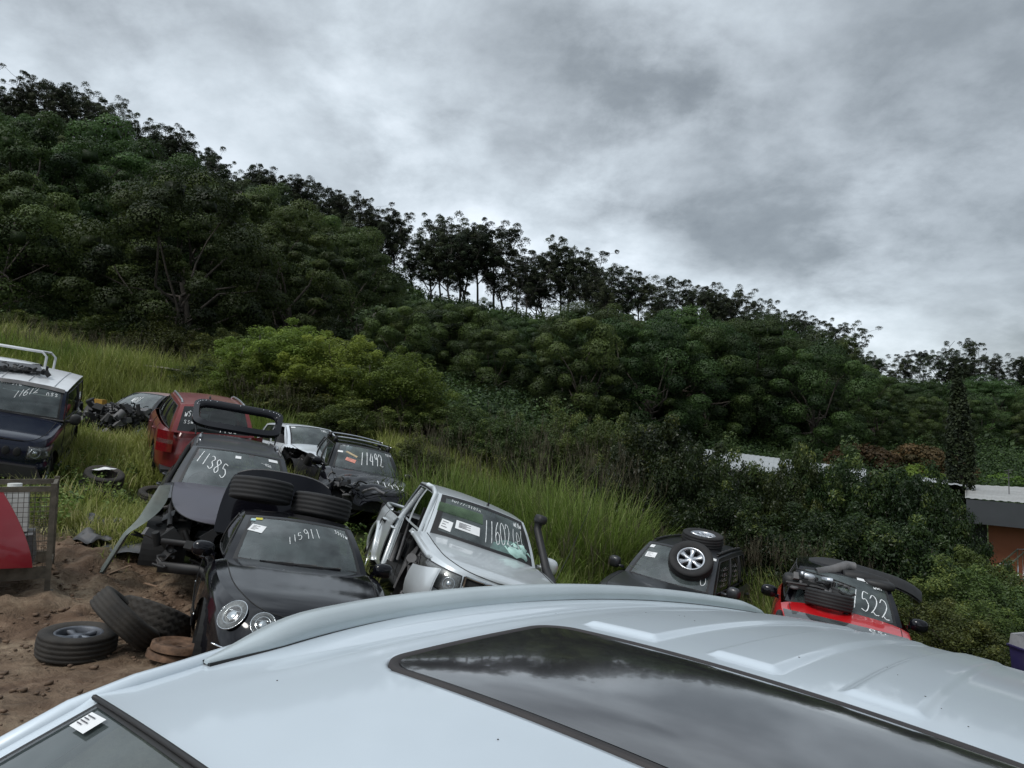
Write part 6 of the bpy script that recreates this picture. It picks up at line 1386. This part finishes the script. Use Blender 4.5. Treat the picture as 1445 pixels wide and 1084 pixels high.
# old tyres and black plastic in the weeds
_q = drop(140, 694, .11); _k = dict(rim=False, mat=M_RUBW, group='old tyres lying in the weeds')
lie(_q[0], _q[1], .36, .22, 'old grass-grown tyre in the weeds, under the one holding white rubbish', (-4, 4), 0, **_k)
lie(_q[0] + .05, _q[1] + .04, .33, .22, 'old tyre with white rubbish on it, topmost in the weeds below the wrecked sedan', (7, 5), .23, **_k)
_q2 = drop(222, 700, .11); lie(_q2[0], _q2[1], .33, .22, 'old tyre half hidden in weeds left of the charcoal wagon', (0, 0), -.02, **_k)
def crumple(name, label, cat, loc, size, mat, seed, rot=0, fold=9):
    g = np.random.default_rng(seed); U = np.linspace(0, 1, 40); ph = g.random(6) * 6
    P = np.array([[(sx := (u - .5) * size[0] * (1 + .15 * math.sin(v * 5 + ph[0])), (v - .5) * size[1] * (1 + .2 * math.sin(u * 4 + ph[1])), size[2] * (math.sin(u * math.pi) * math.sin(v * math.pi)) ** .5 * (.75 + .25 * math.sin((u * .6 + v) * fold + ph[2])) + size[2] * .16 * math.sin(u * fold * 2.3 + v * 3 + ph[3]) + size[2] * .08 * math.sin(v * fold * 3 + ph[4])) for u in U] for v in U])
    P = P @ Rm('Z', rot).T + np.array(loc); mb = MB(); mb.grid(P); o = mb.build(name, mat); o2 = tag(o, label, cat); return o
M_SHEET = plain('dusty_black_sheet', (.040, .044, .052), .48, var=.25, dirt=.25)
for k, (px, py, d, sz, rot, lab) in enumerate(((140, 738, 9.6, (.6, .34, .16), -10, 'crumpled dark plastic liner lying in weeds, upper of two'), (130, 760, 9.2, (.5, .35, .14), -35, 'crumpled dark plastic liner lying in weeds, lower of two by the mud edge'), (180, 775, 9.1, (.7, .4, .10), -20, 'flattened dark sheet under dry weeds left of the hanging panel'))):
    q = drop(px, py, .05); crumple('plastic_liner', lab, 'plastic sheet', (q[0], q[1], gz(q[0], q[1]) + .03), sz, M_SHEET, 80 + k, rot, 4)
crumple('crushed_container', 'crushed white plastic container lying on an old tyre in the weeds', 'rubbish', (_q[0] + .05, _q[1] + .04, gz(_q[0], _q[1]) + .50), (.30, .2, .05), M_PAPER, 90, 5, 3)
# bark and sticks at the mud edge
g = np.random.default_rng(92); mb = MB()
for _ in range(60):
    x, y = -5.6 + 3.0 * g.random(), 6.4 + 2.6 * g.random(); a = g.random() * 3.1; l = .04 + .10 * g.random(); z = gz(x, y) + .04
    mb.box((x, y, z), (l * 2, .018 + .02 * g.random(), .006), Rm('Z', math.degrees(a)) @ Rm('X', float(g.normal() * 12)) @ Rm('Y', float(g.normal() * 12)))
tag(mb.build('bark_chips', plain('bark_chip', (.17, .11, .07), .9, var=.5, scale=2), smooth=False), 'bark chips and splinters strewn on the churned mud', 'bark', kind='stuff')

# ------------------------------------------------------------------ parts heaped on the red hatch
def redload():

    def T(name, label, cat, p, R3=None, group='black parts heaped on the red hatchback'):
        t = thing(name, label, cat, (0, 0, 0), (0, 0, 0), group); t.matrix_world = M4(wpt('red', p), rotm(*POSE['red'][1]) @ (R3 if R3 is not None else np.eye(3))); return t
    t = T('bumper_skin', 'long black curved bumper skin lying across the roof of the red hatchback', 'bumper', (-.46, .34, 1.44), Rm('X', -5))
    mb = MB(); U = np.linspace(-1, 1, 31)
    def S(u, v): return np.array([-.10 + .30 * (1 - u * u) - .26 * v, u * .80, .07 - .04 * u * u + .13 * math.sin(v * 2.0) - .10 * abs(u) ** 4])
    A = np.array([[S(u, v) for u in U] for v in np.linspace(0, 1, 9)]); mb.grid(A); mb.grid(A * [1, .98, 1] - [.0, 0, .03]); mb.build('skin', M_PLAST, t)
    mb = MB(); mb.box((.16, -.05, .115), (.03, .10, .02)); mb.build('reflector', M_REDL, t)
    t = T('air_intake_duct', 'fat black air duct with elbow, lying before the bumper skin on the red hatchback', 'duct', (-.08, .16, 1.44))
    mb = MB(); q = np.linspace(0, 1, 20); mb.tube(np.stack([.05 + .10 * q, .42 - .60 * q, .05 + .02 * np.sin(q * 3)], 1), .085 + .02 * np.sin(q * 3), 14); mb.build('duct', M_PLAST, t)
    mb = MB(); mb.tube([(.22, -.52, .02), (.14, -.30, .10), (.02, -.12, .20), (-.02, -.02, .20)], [.07, .075, .07, .065], 14); mb.build('elbow', M_TRIM, t)
    mb = MB(); mb.ellip((.10, .30, .04), (.20, .22, .07), 20, e=.6); mb.build('airbox', M_PLAST, t)
    t = T('stripped_door_lining', 'tangled black frame with brackets and hoses on top of the tyre on the red hatchback', 'car part', (.58, -.36, 1.31))
    g = np.random.default_rng(55); mb = MB(); mb.box((0, 0, -.03), (.34, .74, .05), Rm('X', -2), 1); mb.box((-.05, .02, .03), (.26, .62, .05), Rm('X', -6), 0); mb.tube([(.15, -.40, 0), (.17, 0, .03), (.15, .40, -.01)], .022, 8, 1); mb.ellip((-.02, -.34, .02), (.16, .11, .10), 16, 1, e=.7)
    junkheap(mb, -.15, .15, -.32, .32, .0, .10, 26, g, .055); mb.tube([(0, -.30, .20), (-.05, .1, .17), (-.1, .5, .10)], .010, 6, 1); mb.build('frame', M_JUNK, t, auto=40)
    mb = MB(); mb.ellip((-.02, -.12, .12), (.05, .10, .05), 14, e=.7); mb.tube([(-.05, .05, .12), (-.05, .20, .13)], [.05, .04], 10); mb.box((.02, -.20, .14), (.04, .05, .08)); mb.build('bracket', M_ALLOY, t)
    # a loose pane of glass lying on the bonnet
    t = T('loose_windscreen', 'loose grey glass pane lying on the red bonnet, faint scribbles at its right end', 'glass pane', (1.70, -.02, .99), Rm('Y', 9), None)
    mb = MB(); P = np.array([[((v - .5) * .70 - .10 * (1 - u * u) * -1, u * (.74 - .08 * v), .045 * (1 - u * u)) for u in np.linspace(-1, 1, 21)] for v in np.linspace(0, 1, 9)]); mb.grid(P); mb.grid(P - [0, 0, .006]); mb.build('pane', glassmat('loose_glass', (.16, .18, .18), .10, .45, (.14, .16, .165)), t)
    mb = MB(); fn = lambda u, v: (np.array([-.20 + (1 - v) * .16, u * .62, .045 * (1 - u * u) + .03 - .0 ]), np.array([0, 0, 1.])); writing(mb, 'esw', fn, .42, .1, .12, .7, seed=57, w=.016); mb.build('writing', M_CHALK, t)
redload()
# black panel and bits on the white roof
def jimroof():
    t = thing('sunroof_frame', 'flat black panel with brackets lying on the white roof of the navy four-wheel drive', 'panel', (0, 0, 0)); t.matrix_world = M4(wpt('jimny', (-.45, -.28, 1.76)), rotm(*POSE['jimny'][1]) @ Rm('X', 2) @ Rm('Z', 14))
    mb = MB(); mb.box((-.18, -.05, .02), (.72, .80, .025)); mb.build('panel', plain('matt_black_panel', (.05, .05, .055), .5, var=.2), t, smooth=False)
    g = np.random.default_rng(58); mb = MB(); junkheap(mb, .10, .30, -.40, .46, .0, .05, 26, g, .04); mb.tube([(.25, -.42, .0), (.27, 0, .03), (.20, .45, .02)], .014, 6, 1); mb.box((.0, .42, .06), (.05, .04, .10), mi=1); mb.build('brackets', M_JUNK, t, auto=40)
jimroof()

# ------------------------------------------------------------------ wire cage with red panel at the far left
def cage():
    a = at(70, 836, 7.8); z0 = gz(a[0], a[1]); Hc = 1.18; W, D = 1.5, 1.0
    base = a[2]; M_C = plain('worn_steel_frame', (.115, .100, .078), .65, .5, var=.35, scale=12, bump=.2)
    t = thing('wire_cage', 'rusty steel mesh stillage cage at the left edge holding pale containers', 'cage', (a[0] - .03, a[1], base), (0, R_(2), R_(31)))
    mb = MB()
    for x in (0, -W):
        for y in (0, D): mb.box((x, y, Hc / 2), (.055, .055, Hc))
    for z in (.22, Hc - .06):
        for y in (0, D): mb.box((-W / 2, y, z), (W - .055, .04 if z > 1 else .03, .06 if z > 1 else .13))
        for x in (0, -W): mb.box((x, D / 2, z), (.04, D - .055, .06))
    for x in (0, -W):
        for y in (0, D): mb.box((x, y, .012), (.11, .11, .02))
    mb.build('frame', M_C, t, smooth=False)
    for nm, f in (('front', lambda u, z: (u, .012, z)), ('back', lambda u, z: (u, D - .012, z))):
        mb = MB()
        for u in np.arange(-W + .04, -.02, .052): mb.tube([f(u, .28), f(u, Hc - .08)], .0028, 4, caps=False)
        for z in np.arange(.30, Hc - .08, .052): mb.tube([f(-W, z), f(0, z)], .0028, 4, caps=False)
        mb.build('mesh_panel', M_C, t)
    mb = MB()
    for u in np.arange(.04, D, .052): mb.tube([(-.012, u, .28), (-.012, u, Hc - .08)], .0028, 4, caps=False)
    for z in np.arange(.30, Hc - .08, .052): mb.tube([(-.012, 0, z), (-.012, D, z)], .0028, 4, caps=False)
    mb.build('mesh_panel', M_C, t)
    T0 = Matrix.Translation((a[0] - .03, a[1], base)) @ Euler((0, R_(2), R_(31))).to_matrix().to_4x4()
    mb = MB(); mb.box((-.38, .42, .86), (.30, .34, .46), taper=.92); mb.lathe([(.001, .06), (.07, .06), (.07, 0)], 18, 'z', (-.38, .42, 1.09))
    o = mb.build('container', plain('white_plastic', (.62, .63, .61), .55, var=.1, dirt=.2), auto=30, smooth=True); o.matrix_world = T0; tag(o, 'white plastic container standing inside the wire cage', 'container')
    mb = MB(); mb.box((-.62, .40, .46), (.95, .6, .30), taper=.95); o = mb.build('crate', plain('grimy_grey_plastic', (.14, .14, .145), .6, var=.3, dirt=.4), smooth=False); o.matrix_world = T0; tag(o, 'grimy grey crate in the bottom of the wire cage', 'crate')
    # curved red body panel leaning over the cage front
    mb = MB(); U = np.linspace(0, 1, 22)
    def S(u, v): zz = .30 + .78 * v; xr = -.14 - .30 * v ** 1.5 ; x = xr - (1 - u) * 1.1; return (x, -.10 - .16 * math.sin(min(u * 1.2, 1) * math.pi * .5) * 0 - .10 * math.sin(u * math.pi * .9) + .10 * v * v - .02, zz + .03 * math.sin(u * 3))
    A = np.array([[S(u, v) for u in U] for v in np.linspace(0, 1, 18)]); mb.grid(A); mb.grid(A + [0, .025, 0]); mb.grid(np.array([A[:, -1], A[:, -1] + [.0, .025, 0]])); mb.grid(np.array([A[-1], A[-1] + [.0, .09, .02]]))
    o = mb.build('red_guard', plain('red_guard_paint', (.27, .010, .020), .30, .2, var=.08, scale=3, coat=.8, dirt=.10)); o.matrix_world = T0; tag(o, 'curved glossy red car panel leaning on the wire cage at the left edge', 'car panel')
    mb = MB(); mb.box((-.45, -.13, .88), (.10, .02, .05)); 
cage()

# ------------------------------------------------------------------ blue bin at the right edge
def binn():
    a = at(1468, 930, 9.2); z = gz(a[0], a[1]); h = a[2] - z + .10; t = thing('plastic_bin', 'dark blue bin with grey lining at the right edge, below the weedy bushes', 'bin', (a[0] + .12, a[1], z), (0, 0, R_(12)))
    mb = MB(); q = [(-1, -1), (1, -1), (1, 1), (-1, 1)]
    ring = lambda k, zz: np.array([(x * k, y * k, zz) for x, y in q])
    mb.grid(np.array([ring(.24, 0), ring(.30, h), ring(.32, h), ring(.32, h + .02), ring(.29, h + .02)]), closev=True); mb.build('shell', plain('indigo_plastic', (.018, .015, .075), .45, var=.15, dirt=.15), t, smooth=False)
    mb = MB(); mb.grid(np.array([ring(.285, h + .16), ring(.30, h + .02)]), closev=True); mb.grid(np.array([ring(.285, h + .16), ring(.27, h + .15), ring(.24, .1)]), closev=True); mb.build('lining', plain('grey_card_lining', (.26, .26, .27), .85, var=.15), t, smooth=False)
binn()

# ------------------------------------------------------------------ sheds in the valley
def roofsheet(mb, A, B, C, D, pitch=.20, amp=.02, n=None):
    """ribbed sheet between edge A-B (eave) and D-C (ridge)"""
    A, B, C, D = (np.array(q, float) for q in (A, B, C, D)); L_ = np.linalg.norm(B - A); k = int(L_ / pitch) * 4; n_ = np.cross(B - A, D - A); n_ /= np.linalg.norm(n_)
    P = []
    for j in (0, 1):
        a, b = (A, B) if j == 0 else (D, C); P.append([a + (b - a) * i / k + n_ * (amp if i % 4 in (1, 2) else 0) for i in range(k + 1)])
    mb.grid(np.array(P))
def sheds():
    M_RF = plain('zinc_roof_sheet', (.50, .52, .53), .45, .35, var=.10, scale=.8, dirt=.12); M_RD = plain('aged_roof_sheet', (.36, .36, .35), .6, .2, var=.15, scale=.8, dirt=.2)
    # long pale roof
    A, B = at(962, 652, 34), at(1222, 688, 30); C, D = at(1222, 662, 42), at(962, 630, 44)
    t = thing('long_shed', 'long low shed with pale ribbed metal roof behind the dark shrubs', 'shed'); mb = MB(); roofsheet(mb, A, B, C, D, .22, .018); mb.build('roof', M_RF, t, smooth=False)
    mb = MB(); g0 = min(gz(*A[:2]), gz(*B[:2])) - .5
    for a, b in ((A, B), (B, C), (C, D), (D, A)):
        a, b = a + [0, 0, -.05], b + [0, 0, -.05]; mb.grid(np.array([[a, b], [(a[0], a[1], g0), (b[0], b[1], g0)]]))
    mb.build('wall', plain('shed_wall_grey', (.16, .165, .17), .7, var=.12, scale=1), t, smooth=False)
    mb = MB(); mb.tube([A + [0, -.06, -.06], B + [0, -.06, -.06]], .07, 8); mb.build('gutter', M_TRIM, t)
    # orange-walled building
    A, B = at(1362, 703, 25), at(1520, 716, 23); C, D = at(1540, 692, 33), at(1292, 676, 35); A0 = at(1300, 690, 27)
    t = thing('orange_shed', 'building with orange walls, dark grey fascia and ribbed metal roof at the right edge', 'building'); mb = MB(); roofsheet(mb, A, B, C, D + (at(1362, 684, 34) - D) * 1.0, .22, .018); mb.build('roof', M_RD, t, smooth=False)
    mb = MB(); roofsheet(mb, at(1300, 680, 29), at(1358, 686, 28), at(1358, 680, 33), at(1300, 674, 34), .3, .03); mb.build('lower_roof', M_RF, t, smooth=False)
    F0, F1 = np.array([A[0], A[1] - .05, A[2]]), np.array([B[0], B[1] - .05, B[2]])
    mb = MB(); mb.grid(np.array([[F0 + [0, 0, -.03], F1 + [0, 0, -.03]], [F0 + [0, 0, -1.0 + .15], F1 + [0, 0, -.85]]])); mb.grid(np.array([[F0 + [0, 0, -.85], F1 + [0, 0, -.85]], [F0 + [.1, 1.1, -.85], F1 + [.1, 1.1, -.85]]]))
    mb.grid(np.array([[F0 + [0, 0, -.03], F0 + [3.9, 6, .2]], [F0 + [0, 0, -.85], F0 + [3.9, 6, -.85]]])); mb.build('fascia', plain('charcoal_fascia', (.050, .054, .060), .6, var=.12, scale=1.5), t, smooth=False)
    M_OR = plain('orange_wall', (.22, .070, .030), .75, var=.12, scale=1.5, dirt=.15); M_DW = plain('dark_window', (.018, .020, .024), .25, var=.2)
    w0, w1 = F0 + [.25, .9, -.85], F1 + [.25, .9, -.85]; dv = w1 - w0; zb = gz(w0[0], w0[1]) - .5
    def strip(a, b, z0, z1, y=0): p, q = w0 + dv * a + [0, y, 0], w0 + dv * b + [0, y, 0]; return np.array([[(p[0], p[1], p[2] + z1), (q[0], q[1], q[2] + z1)], [(p[0], p[1], p[2] + z0), (q[0], q[1], q[2] + z0)]])
    mb = MB(); mb.grid(strip(0, .10, -3.4, 0)); mb.grid(strip(.30, 1, -3.4, 0)); mb.grid(strip(.10, .30, -3.4, -1.7)); mb.build('wall', M_OR, t, smooth=False)
    mb = MB(); mb.grid(strip(.10, .30, -1.7, 0, .06)); mb.build('window', M_DW, t, smooth=False)
    mb = MB(); mb.grid(np.array([[F0 + [.0, .3, -.85], F0 + [.25, .9, -.85]], [F0 + [.0, .3, -3.6], F0 + [.25, .9, -3.6]]])); mb.build('side_wall', plain('grey_render', (.15, .155, .16), .8, var=.1), t, smooth=False)
    mb = MB(); s0 = w0 + dv * .12 + [0, -.9, -1.75]; s1 = w0 + dv * .40 + [0, -.9, -.75]
    P = lambda f: s0 + (s1 - s0) * f
    for o in (0, -.12): mb.tube([P(0) + [0, o * 3, 0], P(1) + [0, o * 3, 0]], .030, 6)
    mb.tube([P(1), P(1) + [.9, 0, 0], P(1) + [1.6, 0, -.05]], .022, 6); 
    for f in (0, .5, 1): mb.tube([P(f), P(f) + [0, 0, -1.0]], .02, 6)
    for x in np.arange(0, 1.6, .16): mb.tube([P(1) + [x, 0, 0], P(1) + [x + .02, 0, -1.0]], .010, 5)
    mb.tube([P(1) + [0, 0, -1.0], P(1) + [1.6, 0, -1.0]], .03, 6); mb.build('stair_rail', M_ALLOY, t)
    mb = MB(); mb.box(P(1) + np.array([.9, .4, -1.25]), (1.8, 1.0, .3)); mb.box(P(1) + np.array([.55, -.1, -2.3]), (.25, .25, 2.0)); mb.build('landing', M_OR, t, smooth=False)
    # thin aerial mast standing on the roof
    q = at(1424, 697, 28); m = thing('roof_aerial', 'thin grey aerial mast standing on the ribbed roof of the orange building', 'aerial', q); mb = MB(); mb.tube([(0, 0, -.3), (0, 0, .95)], .018, 6)
    for k, l in ((.9, .35), (.8, .25), (.62, .42)): mb.tube([(-l * .5, 0, k), (l * .5, 0, k + .04)], .010, 5)
    mb.build('mast', M_TRIM, m)
sheds()
# pale fallen pole in the grass on the bank
q0, q1 = drop(196, 515, .75), drop(268, 526, .75); mb = MB(); mb.tube([q0, (q0 + q1) / 2 + [0, 0, .03], q1], .035, 8); tag(mb.build('fallen_pole', plain('grey_timber', (.30, .27, .22), .8, var=.25)), 'pale grey pole lying in the tall grass of the upper bank', 'pole')
SC.cycles.max_bounces = 6; SC.cycles.transparent_max_bounces = 12
